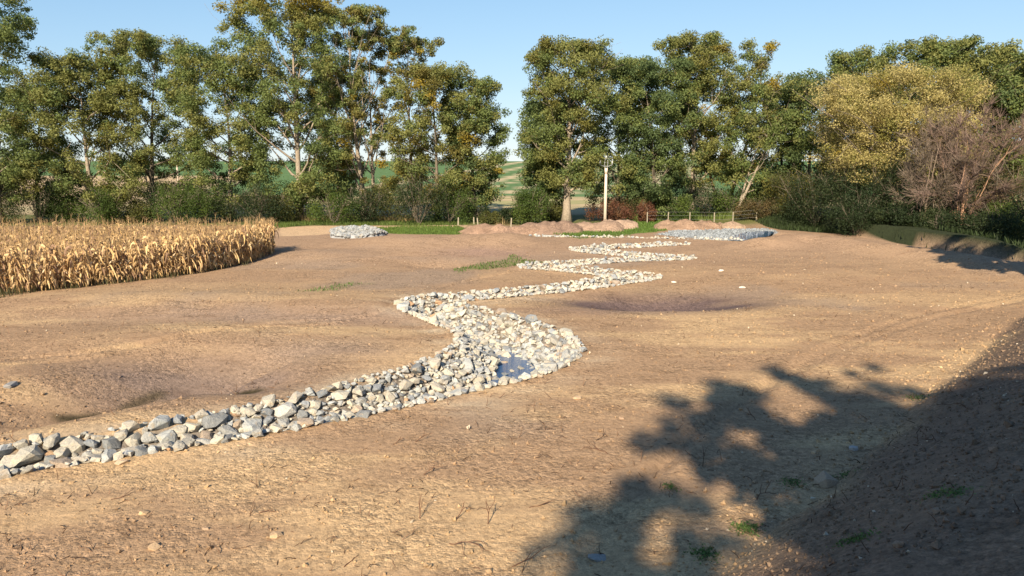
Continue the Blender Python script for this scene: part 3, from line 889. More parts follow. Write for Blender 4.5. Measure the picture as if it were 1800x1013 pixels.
def blades(pos, h, w, col, lean=.35):
    n = len(pos); a = rng.uniform(0, 6.283, n); ln = rng.normal(0, lean, n) ; b = rng.uniform(0, 6.283, n)
    dx, dy = np.cos(a) * w, np.sin(a) * w; lx, ly = np.cos(b) * ln * h, np.sin(b) * ln * h
    z0 = np.zeros(n)
    V = np.stack([pos + np.column_stack([-dx, -dy, z0]), pos + np.column_stack([dx, dy, z0]),
                  pos + np.column_stack([lx * .45 + dx * .6, ly * .45 + dy * .6, h * .6]), pos + np.column_stack([lx * .45 - dx * .6, ly * .45 - dy * .6, h * .6]),
                  pos + np.column_stack([lx, ly, h])], 1).reshape(-1, 3)
    k = np.arange(n)[:, None] * 5
    return V, k + np.array([[0, 1, 2, 3]]), k + np.array([[3, 2, 4]]), np.repeat(col, 5, 0)

def sample_poly(P, n):
    P = np.array(P); lo = P.min(0); hi = P.max(0)
    q = rng.uniform(lo, hi, (n * 4, 2)); sd = poly_sd(q[:, 0], q[:, 1], [tuple(p) for p in P])
    return q[sd + fbm(q[:, 0], q[:, 1], 1.1, 3, 55) * 1.2 > 0][:n]

def grass(name, P, n, h, w, col, label, cat='grass', lean=.4):
    q = sample_poly(P, n); z = H(q[:, 0], q[:, 1], False); m = len(q)
    cl = np.array(col) * rng.uniform(.6, 1.35, (m, 1)) * np.array([1, 1, 1]) + rng.uniform(0, .03, (m, 1)) * np.array([1, .7, 0])
    V, F4, F3, cc = blades(np.column_stack([q, z]), rng.uniform(.4, 1.2, m) * h, np.full(m, w), cl, lean)
    tag(link(name, mesh_from(name, V, [F4, F3], M_LEAF, {'col': cc})), label, cat, kind='stuff')
grass('grass', GRASS_ZONES[0][0], 5000, .16, .03, (.12, .19, .04), 'mown green grass patch right of the stone pile')
grass('grass', GRASS_ZONES[1][0], 6000, .28, .03, (.11, .16, .04), 'strip of green grass along the foot of the hedge behind the stone pile')
grass('grass', GRASS_ZONES[2][0], 6500, .18, .03, (.11, .19, .04), 'green grass between the pole heap and the fence heaps')
grass('grass', GRASS_ZONES[3][0], 800, .10, .03, (.11, .17, .05), 'patchy sprouting grass left of the third channel bend')
grass('grass', GRASS_ZONES[4][0], 700, .14, .03, (.11, .17, .05), 'thin green growth before the heaps at the far end of the channel')
grass('grass', GRASS_ZONES[5][0], 110, .12, .02, (.10, .18, .05), 'sparse green sprouts on the soil below the maize corner')
gq = np.column_stack([rng.uniform(FOOT[0, 0], 40, 60000), rng.uniform(28, 70, 60000)]); bf_ = behind_foot(gq[:, 0], gq[:, 1])
gq = gq[(bf_ + 2.2 + 2.2 * fbm(gq[:, 0], gq[:, 1], 2.0, 3, 56) > .2) & (bf_ < 9) & (gq[:, 0] / gq[:, 1] < .78)][:13000]; m_ = len(gq)
V, F4, F3, cc = blades(np.column_stack([gq, H(gq[:, 0], gq[:, 1], False)]), rng.uniform(.12, .5, m_), np.full(m_, .035), np.array((.055, .080, .028)) * rng.uniform(.4, 1.3, (m_, 1)), .6)  # blade colour darkened too, for the shade under the hedge
tag(link('grass', mesh_from('grass', V, [F4, F3], M_LEAF, {'col': cc})), 'rough grass and nettles along the foot of the dark right hedge', 'grass', kind='stuff')
grass('dry_grass', pxpoly([(500, 391), (520, 388), (720, 387.5), (740, 391)]), 3200, .7, .02, (.42, .31, .16), 'tall dry straw coloured grass at the foot of the hedge', lean=.3)
grass('dry_grass', pxpoly([(850, 395), (860, 389), (905, 388), (900, 396)]), 700, .8, .02, (.36, .27, .14), 'dry tangle of grass by the left fence posts', lean=.5)
grass('undergrowth', pxpoly([(1100, 391), (1110, 384), (1330, 382), (1400, 388), (1330, 392), (1230, 388)]), 7000, .7, .04, (.13, .18, .045), 'green weeds growing under the wire fence', lean=.4)
grass('undergrowth', pxpoly([(-40, 536), (0, 524), (100, 512), (300, 489), (440, 466), (430, 462), (300, 482), (0, 514)]), 1300, .45, .02, (.10, .10, .05), 'green weeds and straw at the foot of the maize', lean=.5)

def weed(px, py, n, r, label, seed=0, col=(.12, .19, .05)):
    p = at(px, py); zz = Hs(*p)
    for _ in range(6):
        p = at(px, py, zz); zz = Hs(*p)
    q = rng.normal(0, r, (n, 2)); P = np.column_stack([q, np.abs(rng.normal(0, r * .22, n)) + H(q[:, 0] + p[0], q[:, 1] + p[1]) - zz])
    V, F = leaf_quads(P, rng.uniform(.012, .03, n), rng.uniform(.006, .014, n), up=1.2)
    cl = np.repeat(np.array(col) * rng.uniform(.5, 1.4, (n, 1)), 4, 0)
    o = empty('weed_clump', (p[0], p[1], zz), label, 'weed', 'weeds sprouting in the shade'); link('leaves', mesh_from('leaves', V, F, M_LEAF, {'col': cl}), o)
weed(1312, 930, 420, .10, 'bright green weed clump in the shadow left of a lit mound')
weed(1238, 975, 300, .10, 'darker green weed clump lowest in the tree shadow')
weed(1395, 850, 180, .10, 'small weed clump just left of the tan boulder')
weed(1480, 838, 120, .10, 'faint weed clump above the tan boulder')
weed(1610, 700, 200, .14, 'weed clump where the lit soil meets the shaded bank')
weed(1662, 868, 220, .12, 'grassy weed tuft half way up the shaded bank')
weed(1180, 857, 120, .07, 'tiny green weed in the middle of the dark shadow finger')
weed(1500, 950, 200, .10, 'green weed on the shaded bank near the bottom edge')

# ------------------------------------------------------------------ trees
def unit(v): return v / (np.linalg.norm(v) + 1e-9)

def limb(p0, d0, L, nseg=5, wob=.14, lift=.10):
    P = [np.array(p0, float)]; d = unit(np.array(d0, float))
    for i in range(nseg):
        d = unit(d + rng.normal(0, wob, 3) + np.array([0, 0, lift]))
        P.append(P[-1] + d * L / nseg)
    return np.array(P)

GREEN = (.165, .205, .064); OLIVE = (.222, .228, .070); DARK = (.108, .150, .056); YELLOW = (.33, .25, .04); GOLD = (.46, .385, .15)
BARK_L = (.27, .22, .165); BARK_D = (.14, .115, .085)

def tree(name, label, x, d, top_z, r, cb=.25, nl=16, clumps=120, per=100, cols=((GREEN, .6), (OLIVE, .3), (DARK, .1)), lean=(0, 0), bark=BARK_D, tr=.28,
         leaf=.108, asc=.9, shape='oval', stems=1, clump_r=.74, tip=None, cat='tree', group=None, base_z=None, sparse=1.0, seed=None, fillf=None, fit=True, azb=None):
    global rng
    if seed is not None:
        keep_rng = rng; rng = np.random.default_rng(seed)
    z0 = Hs(x, d) if base_z is None else base_z
    h = top_z - z0
    mb = MB(); nodes = []
    for st in range(stems):
        a0 = rng.uniform(0, 6.28)
        ld = np.array([lean[0], lean[1], 1.0]) + (np.array([math.cos(a0), math.sin(a0), 0]) * .16 * (stems > 1))
        T = limb((rng.normal(0, .3) * (stems > 1), rng.normal(0, .2) * (stems > 1), -.3), ld, h * (.88 if fit else .93) * (1 if st == 0 else rng.uniform(.75, .95)), 10, .035, .01)
        rad = tr * (1 - .93 * np.linspace(0, 1, 11) ** .8) * (1 if st == 0 else .75); rad[0] *= 1.45; rad[1] *= 1.05
        mb.tube(T, rad, 8, bark)
        n_ = nl // stems + 2
        for k in range(n_):
            f = cb * .85 + (1 - cb * .85) * ((k + rng.uniform(0, 1)) / n_) ** 1.0
            f = min(f, .97); ti = f * 10; i0 = int(min(ti, 9)); p = T[i0] + (T[i0 + 1] - T[i0]) * (ti - i0)
            u = (f - cb) / (1 - cb)
            env = {'oval': max(.25, math.sin(math.pi * min(max(.12 + .70 * u, 0), 1)) ** .65), 'spread': max(.3, math.sin(math.pi * (.25 + .62 * max(u, 0))) ** .8),
                   'cone': 1.02 - .80 * max(u, 0)}[shape]
            Lk = r * env * rng.uniform(.75, 1.2) * (1.0 + .15 * asc)
            az = k * 2.4 + rng.uniform(-.6, .6) if azb is None else azb[0] + rng.uniform(-azb[1], azb[1])
            dr = np.array([math.cos(az), math.sin(az), asc * rng.uniform(.6, 1.25) * (0.5 + .8 * max(u, 0))])
            Bp = limb(p, dr, Lk, 6, .12, .06)
            if fit: Bp[:, 2] = np.where(Bp[:, 2] > h * .90, h * .90 + (Bp[:, 2] - h * .9) * .15, Bp[:, 2])
            br = rad[i0] * .5 * (1 - .85 * np.linspace(0, 1, 7)); mb.tube(Bp, np.maximum(br, .012), 5, bark, cap=False)
            for q in range(4):
                i = 2 + q if q < 4 else 5
                Sp = limb(Bp[min(i, 5)], unit(Bp[-1] - Bp[0]) + rng.normal(0, .65, 3), Lk * rng.uniform(.25, .5), 3, .15, .06)
                if fit: Sp[:, 2] = np.where(Sp[:, 2] > h * .93, h * .93 + (Sp[:, 2] - h * .93) * .15, Sp[:, 2])
                mb.tube(Sp, np.maximum(br[min(i, 5)] * np.array([.55, .4, .28, .12]), .008), 4, bark, cap=False)
                nodes += [(Sp[-1], 1.0), (Sp[1], .6)]
            nodes += [(Bp[-1], 1.0), (Bp[4], .8), (Bp[3], .4)]
        nodes += [(T[-1], .4), (T[-2], .8)]
    NP = np.array([n[0] for n in nodes]); W = np.array([n[1] for n in nodes]); NP[:, 2] = np.maximum(NP[:, 2], h * cb * .75)
    clumps = int(clumps * 1.75)
    k = rng.choice(len(NP), clumps, p=W / W.sum())
    cc = NP[k] + rng.normal(0, .33, (clumps, 3)) * clump_r
    fill = rng.random(clumps) < (fillf or (.50 if sparse > .9 else .22))
    nf = int(fill.sum()); uu = rng.random(nf) ** .9; aa = rng.uniform(0, 6.283, nf)
    ev = {'oval': np.maximum(.30, np.sin(math.pi * np.clip(.16 + .66 * uu, 0, 1)) ** .6), 'spread': np.maximum(.4, np.sin(math.pi * (.28 + .58 * uu)) ** .8), 'cone': 1.02 - .8 * uu}[shape]
    lob = .62 + .75 * vn(aa * 1.1 + 40, uu * 4.0, int(h * 10) % 97) * 1.0
    rf = r * ev * lob * rng.uniform(.45, 1.05, nf)
    zf = h * (cb * .8 + (.985 - cb * .8) * uu)
    cc[fill] = np.column_stack([np.cos(aa) * rf + lean[0] * zf, np.sin(aa) * rf + lean[1] * zf, zf])
    if fit:
        cc[:, 2] = np.where(cc[:, 2] > h * .94, h * .94 + (cc[:, 2] - h * .94) * .30, cc[:, 2])
        cc[:, 2] = np.minimum(cc[:, 2], h * .995 - clump_r * .3)
        uc = np.clip((cc[:, 2] / h - cb * .8) / (1 - cb * .8), 0, 1)
        ec = {'oval': np.maximum(.34, np.sin(math.pi * np.clip(.16 + .66 * uc, 0, 1)) ** .6), 'spread': np.maximum(.42, np.sin(math.pi * (.28 + .56 * uc)) ** .8), 'cone': 1.02 - .8 * uc}[shape]
        ex = cc[:, 0] - lean[0] * cc[:, 2]; ey = cc[:, 1] - lean[1] * cc[:, 2]; rad_ = np.hypot(ex, ey) + 1e-6
        al = r * ec * (.72 + .5 * vn(np.arctan2(ey, ex) * 1.3 + 9, uc * 5, int(h * 7) % 53))
        kf = np.minimum(1, (al + .35 * np.maximum(rad_ - al, 0) * .5) / rad_)
        cc[:, 0] = lean[0] * cc[:, 2] + ex * kf; cc[:, 1] = lean[1] * cc[:, 2] + ey * kf
    cr = clump_r * rng.uniform(.55, 1.3, clumps)
    cnt = np.maximum((1.9 * per * sparse * (cr / clump_r) ** 2 * rng.uniform(.6, 1.3, clumps)).astype(int), 4)
    ci = np.repeat(np.arange(clumps), cnt); n = len(ci)
    dv = rng.normal(0, 1, (n, 3)); dv /= np.linalg.norm(dv, axis=1)[:, None]
    rr = rng.random(n) ** .55
    P = cc[ci] + dv * (cr[ci] * rr * 1.15)[:, None] * np.array([1, 1, .75])
    names = [np.array(c_) for c_, _ in cols]; pr = np.array([w for _, w in cols]); pr = pr / pr.sum()
    cid = rng.choice(len(names), clumps, p=pr)
    base = np.array(names)[cid]
    if tip is not None:
        tw = smooth(tip[1], 1.0, cc[:, 2] / h) * (rng.random(clumps) < .85)
        base = base + (np.array(tip[0]) - base) * tw[:, None]
    col = base[ci] * rng.uniform(.72, 1.30, (n, 1))
    yl = rng.random(n) < .02; col[yl] = np.array((.24, .21, .05)) * rng.uniform(.7, 1.1, (yl.sum(), 1))
    V, F = leaf_tris(P, rng.uniform(.7, 1.25, n) * leaf, rng.uniform(.55, .9, n) * leaf, dv, 1.0, .35)
    root = empty(name, (x, d, z0), label, cat, group)
    link('trunk', mb.mesh('trunk', M_BARK, True), root)
    link('crown', mesh_from('crown', V, F, M_LEAF, {'col': np.repeat(col, 3, 0)}), root)
    if seed is not None: rng = keep_rng
    return root

def T(px, top, wpx, d, label, name='poplar_tree', **kw):
    """tree whose trunk stands at the photograph's column px, at the distance d"""
    x, tz = above(px, top, d); r = wpx / 2 / 1250 * d * 1.10
    if px < 800: kw['clumps'] = int(kw.get('clumps', 120) * 1.12)
    return tree(name, label, x, d, tz, r, **kw)

G1 = ((GREEN, .55), (OLIVE, .35), (DARK, .1)); G2 = ((OLIVE, .6), (GREEN, .3), ((.17, .16, .04), .1)); G3 = ((DARK, .6), (GREEN, .4))
G4 = ((OLIVE, .45), (GREEN, .2), (YELLOW, .1), ((.19, .165, .045), .25))
G_LEFT = 'tall trees in the row behind the maize'; G_MID = 'tall trees in the row beyond the pole'; G_RIGHT = 'tall trees above the right hedge'
T(-52, -60, 190, 70, 'tall tree cut by the left picture edge, higher than its neighbour', cols=G1, cb=.12, nl=18, clumps=170, group=G_LEFT, seed=101)
T(45, 150, 150, 76, 'low green tree filling the gap beside the tree at the left edge', cols=G1, cb=.10, clumps=110, shape='spread', asc=.5, group=G_LEFT, seed=102)
T(140, 88, 215, 74, 'broad crowned tree with a forked pale trunk low behind the maize', cols=G2, cb=.10, nl=20, clumps=185, shape='spread', asc=.6, tr=.35, bark=BARK_L, group=G_LEFT, seed=103)
T(242, 50, 200, 77, 'rounded olive tree whose dark trunk shows through a gap above the scrub', cols=G2, cb=.15, nl=20, clumps=185, shape='spread', asc=.8, tr=.35, group=G_LEFT, seed=104)
T(388, 82, 180, 75, 'dense green tree right of the sky gap with the distant pole', cols=G1, cb=.10, nl=20, clumps=185, asc=.7, tr=.33, bark=BARK_L, group=G_LEFT, seed=105)
T(508, -20, 205, 74, 'tallest dense poplar of the left row, its tip turning yellow', cols=G1, cb=.08, nl=26, clumps=270, asc=1.3, tr=.4, bark=BARK_L, tip=(YELLOW, .80), group=G_LEFT, seed=106)
T(640, 0, 190, 76, 'thin leaved tall poplar with bare pale limbs showing at its top', cols=G4, cb=.10, nl=30, clumps=185, asc=1.9, tr=.34, bark=BARK_L, sparse=.62, stems=2, clump_r=.52, fillf=.10, group=G_LEFT, seed=107)
T(590, 95, 110, 80, 'green tree standing behind the thin leaved poplar', cols=G1, cb=.15, clumps=90, asc=1.2, group=G_LEFT, seed=108)
T(722, 48, 150, 78, 'sparse poplar with grey twiggy top right of the thinnest one', cols=G4, cb=.2, nl=26, clumps=120, asc=1.8, bark=BARK_L, sparse=.55, fillf=.10, clump_r=.55, group=G_LEFT, seed=109)
T(765, 110, 150, 74, 'mixed green and yellow tree with a slanting dead limb', cols=G4, cb=.12, nl=20, clumps=130, asc=.8, group=G_LEFT, seed=110)
T(832, 128, 104, 75, 'rightmost tree of the left row beside the open sky gap', cols=G1, cb=.16, nl=20, clumps=135, asc=1.0, shape='oval', group=G_LEFT, seed=111)
T(1000, 62, 160, 72, 'tree with the thickest pale trunk, standing left of the utility pole', cols=G2, cb=.24, nl=24, clumps=190, asc=1.5, tr=.46, bark=BARK_L, group=G_MID, seed=112)
T(962, 170, 100, 74, 'shorter dark green tree leaning against the thickest trunk', cols=G3, cb=.22, nl=20, clumps=120, asc=.7, shape='oval', tr=.36, group=G_MID, seed=113)
T(1092, 92, 145, 77, 'olive tree right behind the utility pole', cols=G2, cb=.12, nl=22, clumps=150, asc=1.2, group=G_MID, seed=114)
T(1155, 100, 145, 75, 'dark green dense tree between the pole and the white stemmed tree', cols=G3, cb=.06, nl=22, clumps=190, asc=1.0, group=G_MID, seed=115)
T(1232, 52, 150, 77, 'tall tree with an upright white trunk bare below its crown', cols=G2, cb=.24, nl=22, clumps=150, asc=1.5, tr=.36, bark=BARK_L, group=G_MID, seed=116)
T(1285, 68, 140, 79, 'yellowish tall tree with several pale stems right of the white trunk', cols=G4, cb=.28, nl=24, clumps=140, asc=1.6, tr=.30, stems=2, bark=BARK_L, group=G_MID, seed=117)
T(1298, 140, 150, 74, 'tree with slender pale stems leaning far to the right', cols=G1, cb=.30, nl=18, clumps=100, asc=1.0, tr=.22, lean=(.36, 0), stems=2, bark=BARK_L, sparse=.8, group=G_MID, seed=118)
T(1385, 140, 90, 80, 'narrow green tree left of the yellow willow, at the hedge end', cols=G1, cb=.12, clumps=100, group=G_RIGHT, seed=119)
T(1440, 118, 120, 73, 'dark rounded tree directly behind the left side of the yellow willow', cols=G3, cb=.1, nl=20, clumps=130, asc=.8, group=G_RIGHT, seed=120)
T(1530, 82, 150, 71, 'green tree rising above the top of the yellow willow', cols=G1, cb=.2, clumps=140, shape='spread', group=G_RIGHT, seed=121)
T(1640, 60, 170, 67, 'large rounded tree, highest above the right hedge', cols=G1, cb=.2, nl=20, clumps=180, shape='spread', asc=.8, group=G_RIGHT, seed=122)
T(1745, 72, 150, 63, 'olive tree right of the highest crown over the right hedge', cols=G2, cb=.2, nl=20, clumps=150, shape='spread', group=G_RIGHT, seed=123)
T(1830, 78, 140, 59, 'tree cut by the right picture edge', cols=G1, cb=.15, nl=20, clumps=160, shape='spread', group=G_RIGHT, seed=124)
T(1580, 122, 285, 62, 'broad willow with golden yellow leaves over the right hedge', 'willow_tree', cols=((GOLD, .72), ((.27, .25, .07), .2), (YELLOW, .08)), cb=.30, nl=40, fillf=.85,
  clumps=330, per=120, shape='spread', asc=.55, tr=.35, leaf=.075, clump_r=.85, stems=2, cat='tree', group=G_RIGHT, seed=125)

# trees outside the picture whose shade lies on the foreground and on the hedge
G_OUT = 'trees outside the picture that shade the bank'
def shade_tree(tx, ty, h, r, label, **kw):
    """the shadow of its tip falls on (tx, ty)"""
    L = h / math.tan(SUN_EL)
    x, y = tx - math.sin(SUN_AZ) * L, ty - math.cos(SUN_AZ) * L
    return tree('poplar_tree', label, x, y, h, r, cols=G1, group=G_OUT, leaf=.17, base_z=min(Hs(x, y), 1.0), **kw)
KW = dict(clump_r=.34, asc=.62, fillf=.04, fit=False, shape='spread')
KD = dict(clump_r=.55, asc=.62, fillf=.35, fit=False, shape='spread')
shade_tree(6.5, 15.9, 22, 3.8, 'tree behind the viewer whose shade forms the left shadow fingers', cb=.46, nl=12, clumps=150, per=17, azb=(math.pi, .55), seed=131, **KW)
shade_tree(9.6, 18.2, 23, 4.1, 'tree behind the viewer whose shade covers the bank foot', cb=.46, nl=12, clumps=160, per=17, azb=(math.pi, .6), seed=132, **KW)
shade_tree(3.9, 11.7, 19, 3.0, 'slim tree behind the viewer whose tip shades the left bottom', cb=.62, nl=6, clumps=60, per=16, azb=(math.pi, .5), seed=140, **KW)
shade_tree(11.4, 16.2, 23, 2.4, 'tree behind the viewer whose shade covers the near bank', cb=.35, nl=22, clumps=180, per=46, seed=133, **KD)
shade_tree(13.8, 15.2, 22, 2.8, 'tree behind the viewer whose shade covers the right bank', cb=.30, nl=24, clumps=260, per=46, seed=134, **KD)
shade_tree(8.0, 12.4, 17, 2.2, 'shorter tree behind the viewer shading the slope close by', cb=.35, nl=18, clumps=150, per=46, seed=138, **KD)
shade_tree(17.5, 14.4, 20, 3.0, 'tree behind the viewer furthest to the right', cb=.30, nl=24, clumps=240, per=46, seed=139, **KD)
shade_tree(10.0, 10.8, 15, 2.8, 'low tree behind the viewer shading the top of the bank', cb=.20, nl=20, clumps=260, per=46, seed=141, **KD)
shade_tree(9.5, 8.6, 14, 2.8, 'low dense tree behind the viewer shading the lower right corner', cb=.15, nl=20, clumps=260, per=46, seed=142, **KD)
shade_tree(14.2, 11.2, 16, 3.2, 'dense tree behind the viewer shading the right edge of the bank', cb=.15, nl=22, clumps=300, per=46, seed=143, **KD)
shade_tree(6.7, 13.8, 14, 1.8, 'short round tree close behind the viewer shading the near end of the bank', cb=.48, nl=20, clumps=170, per=50, seed=144, **KD)
shade_tree(35, 44, 17, 3.4, 'tree outside the right edge shading the near hedge', cb=.12, nl=18, clumps=80, seed=135)
shade_tree(36, 52, 18, 3.4, 'tree outside the right edge shading the middle of the hedge', cb=.12, nl=18, clumps=80, seed=136)
shade_tree(28.0, 47.5, 14, 2.4, 'tree outside the right edge standing nearest to the track', cb=.6, nl=14, clumps=60, per=50, clump_r=.5, seed=137)

# ------------------------------------------------------------------ bushes
def bush(px, base, top, wpx, d, label, cols=G1, name='bush', leaf=.10, n=3200, cat='bush', group=None, seed=None, twigs=14, bark=BARK_D, depth=.8, dense=1.0):
    global rng
    if seed is not None:
        keep_rng = rng; rng = np.random.default_rng(seed)
    x, tz = above(px, top, d); z0 = Hs(x, d); h = max(tz - z0, .6); r = wpx / 2 / 1250 * d
    mb = MB(); ends = []
    for k in range(twigs):
        a = k * 2.4; P = limb((0, 0, -.1), (math.cos(a) * r / h * rng.uniform(.3, 1), math.sin(a) * r / h * rng.uniform(.3, 1) * depth, 1), h * rng.uniform(.7, 1.0), 5, .10, 0)
        mb.tube(P, np.linspace(.045, .010, 6), 4, bark, cap=False); ends += [P[-1], P[-2], P[3]]
        for q in range(3):
            S = limb(P[2 + q], unit(P[-1] - P[0]) + rng.normal(0, .6, 3), h * .3, 3, .15, 0); mb.tube(S, np.linspace(.018, .006, 4), 3, bark, cap=False)
            ends.append(S[-1])
    n = int(n * 1.8); leaf = leaf * .76
    m = int(42 * dense); u = rng.normal(0, 1, (m, 3)); u /= np.linalg.norm(u, axis=1)[:, None]
    rad = rng.uniform(.45, .92, m)
    cc = np.column_stack([u[:, 0] * r * rad, u[:, 1] * r * depth * rad, h * (.44 + .46 * u[:, 2] * rad)])
    cr = rng.uniform(.20, .42, m) * min(h * .8, r * 1.2)
    ci = rng.choice(m, n, p=cr ** 2 / (cr ** 2).sum())
    dv = rng.normal(0, 1, (n, 3)); dv /= np.linalg.norm(dv, axis=1)[:, None]
    P = cc[ci] + dv * (cr[ci] * rng.random(n) ** .45)[:, None]
    low = P[:, 2] < .05; P[low, 2] = rng.uniform(.03, .4, low.sum())
    names = np.array([c_ for c_, _ in cols]); pr = np.array([w for _, w in cols]); cid = rng.choice(len(names), m, p=pr / pr.sum())
    col = names[cid][ci] * rng.uniform(.65, 1.35, (n, 1))
    V, F = leaf_tris(P, rng.uniform(.7, 1.3, n) * leaf, rng.uniform(.45, .85, n) * leaf, dv, .6, .3)
    root = empty(name, (x, d, z0), label, cat, group)
    link('stem', mb.mesh('stem', M_BARK), root)
    link('foliage', mesh_from('foliage', V, F, M_LEAF, {'col': np.repeat(col, 3, 0)}), root)
    if seed is not None: rng = keep_rng
    return root
BG = ((.075, .115, .025), .6), ((.11, .15, .03), .4)
BD = ((.034, .052, .020), .7), ((.058, .076, .028), .3)  # leaf tone darkened to carry the right hedge's shade, shared with other dark bushes
BO = ((.13, .13, .035), .6), ((.09, .10, .03), .4)
BR = ((.17, .075, .045), .6), ((.20, .10, .05), .4)
BB = ((.16, .115, .05), .6), ((.10, .09, .035), .4)
GH = 'bushes of the hedge behind the maize'
hedge_l = [(-20, 320, 110, BO, 'olive bush at the left picture edge behind the maize'), (60, 318, 110, BD, 'dark bush under the broad crowned tree'),
           (110, 345, 80, BG, 'low green bush left of the forked pale trunk'), (172, 352, 62, BG, 'small bright bush right of the forked trunk'),
           (218, 340, 80, BO, 'olive bush below the dark trunk gap'), (270, 312, 100, BD, 'tall dark bush left of the distant pole gap'),
           (300, 338, 70, BG, 'bright green bush below the distant pole'), (352, 345, 66, BG, 'yellow green bush right of the distant pole gap'),
           (400, 330, 90, BD, 'dark bush under the dense green tree'), (452, 334, 84, BD, 'dark bush behind the maize corner'),
           (486, 350, 62, BO, 'dull olive bush just past the maize corner'), (530, 344, 84, BG, 'green bush above the dry grass, left part'),
           (585, 346, 80, BG, 'green bush behind the stone pile'), (640, 336, 80, BD, 'dark green bush right behind the stone pile'),
           (690, 334, 90, BO, 'olive bush left of the tall rounded bush'), (735, 322, 90, BD, 'tall rounded dark bush in the middle of the hedge'),
           (790, 336, 84, BG, 'green bush before the left fence posts'), (835, 340, 80, BD, 'dark bush under the rightmost tree of the left row'),
           (862, 356, 44, BO, 'olive bush at the right end of the left hedge')]
for i, (px, top, w, c_, lb) in enumerate(hedge_l):
    bush(px, 388, (top - 10 - (i % 4) * 6) if px < 800 else top + 14, w * (1.25 if px < 800 else 1.0), 70 + (i % 3) * 1.6, lb, c_, group=GH, seed=300 + i)
GM = 'bushes along the wire fence'
bush(930, 390, 325, 74, 69, 'rounded yellow green bush standing alone left of the thick trunk', BG, n=6000, seed=330)
bush(893, 390, 362, 34, 70, 'small dark bush left of the rounded yellow green one', BD, seed=331)
bush(975, 388, 350, 40, 73, 'pale leaved sapling bush against the second trunk', BO, seed=332, n=2500)
bush(1075, 388, 348, 92, 73, 'reddish brown bush behind the utility pole', BR, seed=333, group=GM)
bush(1108, 388, 330, 70, 76, 'brown leaved bush rising right of the utility pole', BB, seed=334, group=GM)
for i, (px, top, w, d, c_, lb) in enumerate([(1150, 325, 80, 76, BG, 'light green bush at the first fence post'), (1195, 300, 90, 78, BD, 'dark bush below the white tree trunk'),
        (1240, 312, 80, 76, BD, 'dark green bush at the middle fence posts'), (1285, 320, 80, 75, BG, 'green bush below the leaning stems'),
        (1332, 312, 80, 76, BO, 'olive bush at the last fence post'), (1200, 345, 60, 73, BG, 'low green bush behind the second fence post'),
        (1330, 345, 82, 71, BB, 'brownish bush beside the right end of the fence'), (1375, 300, 80, 72, BO, 'olive bush left of the dark hedge mouth'), (1135, 352, 40, 72, BR, 'small reddish bush beside the light green one')]):
    bush(px, 385, top, w, d, lb, c_, group=GM, seed=340 + i)
GR = 'dark bushes of the right hedge'
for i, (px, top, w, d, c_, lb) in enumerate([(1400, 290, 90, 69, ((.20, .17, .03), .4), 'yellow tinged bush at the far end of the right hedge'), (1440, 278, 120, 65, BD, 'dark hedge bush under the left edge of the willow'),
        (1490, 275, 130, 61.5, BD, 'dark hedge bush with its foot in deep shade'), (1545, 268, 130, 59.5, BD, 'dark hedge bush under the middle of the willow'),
        (1600, 262, 130, 58, BD, 'bush with shade toned leaves left of the bare shrubs'), (1655, 290, 120, 56.5, BD, 'dark bush behind the smaller bare shrub'),
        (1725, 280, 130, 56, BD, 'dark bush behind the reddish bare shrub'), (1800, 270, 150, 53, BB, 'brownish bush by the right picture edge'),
        (1765, 345, 80, 51, BG, 'yellow green bush at the foot of the reddish shrub'), (1660, 362, 90, 52.5, BD, 'low dark scrub at the foot of the smaller bare shrub'), (1740, 366, 90, 50, BD, 'low dark scrub under the reddish bare shrub'), (1590, 350, 100, 55.5, BD, 'low dark scrub below the bush with shade toned leaves'), (1510, 335, 110, 58, BD, 'low dark scrub below the middle of the willow'), (1850, 330, 150, 46, BD, 'dark bramble bush in the lower right hedge')]):
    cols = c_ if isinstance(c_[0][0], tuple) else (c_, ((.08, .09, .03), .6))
    bush(px, 400, top, w, d, lb, cols, group=GR, seed=360 + i, n=5200, leaf=.085, dense=1.3, depth=1.1)

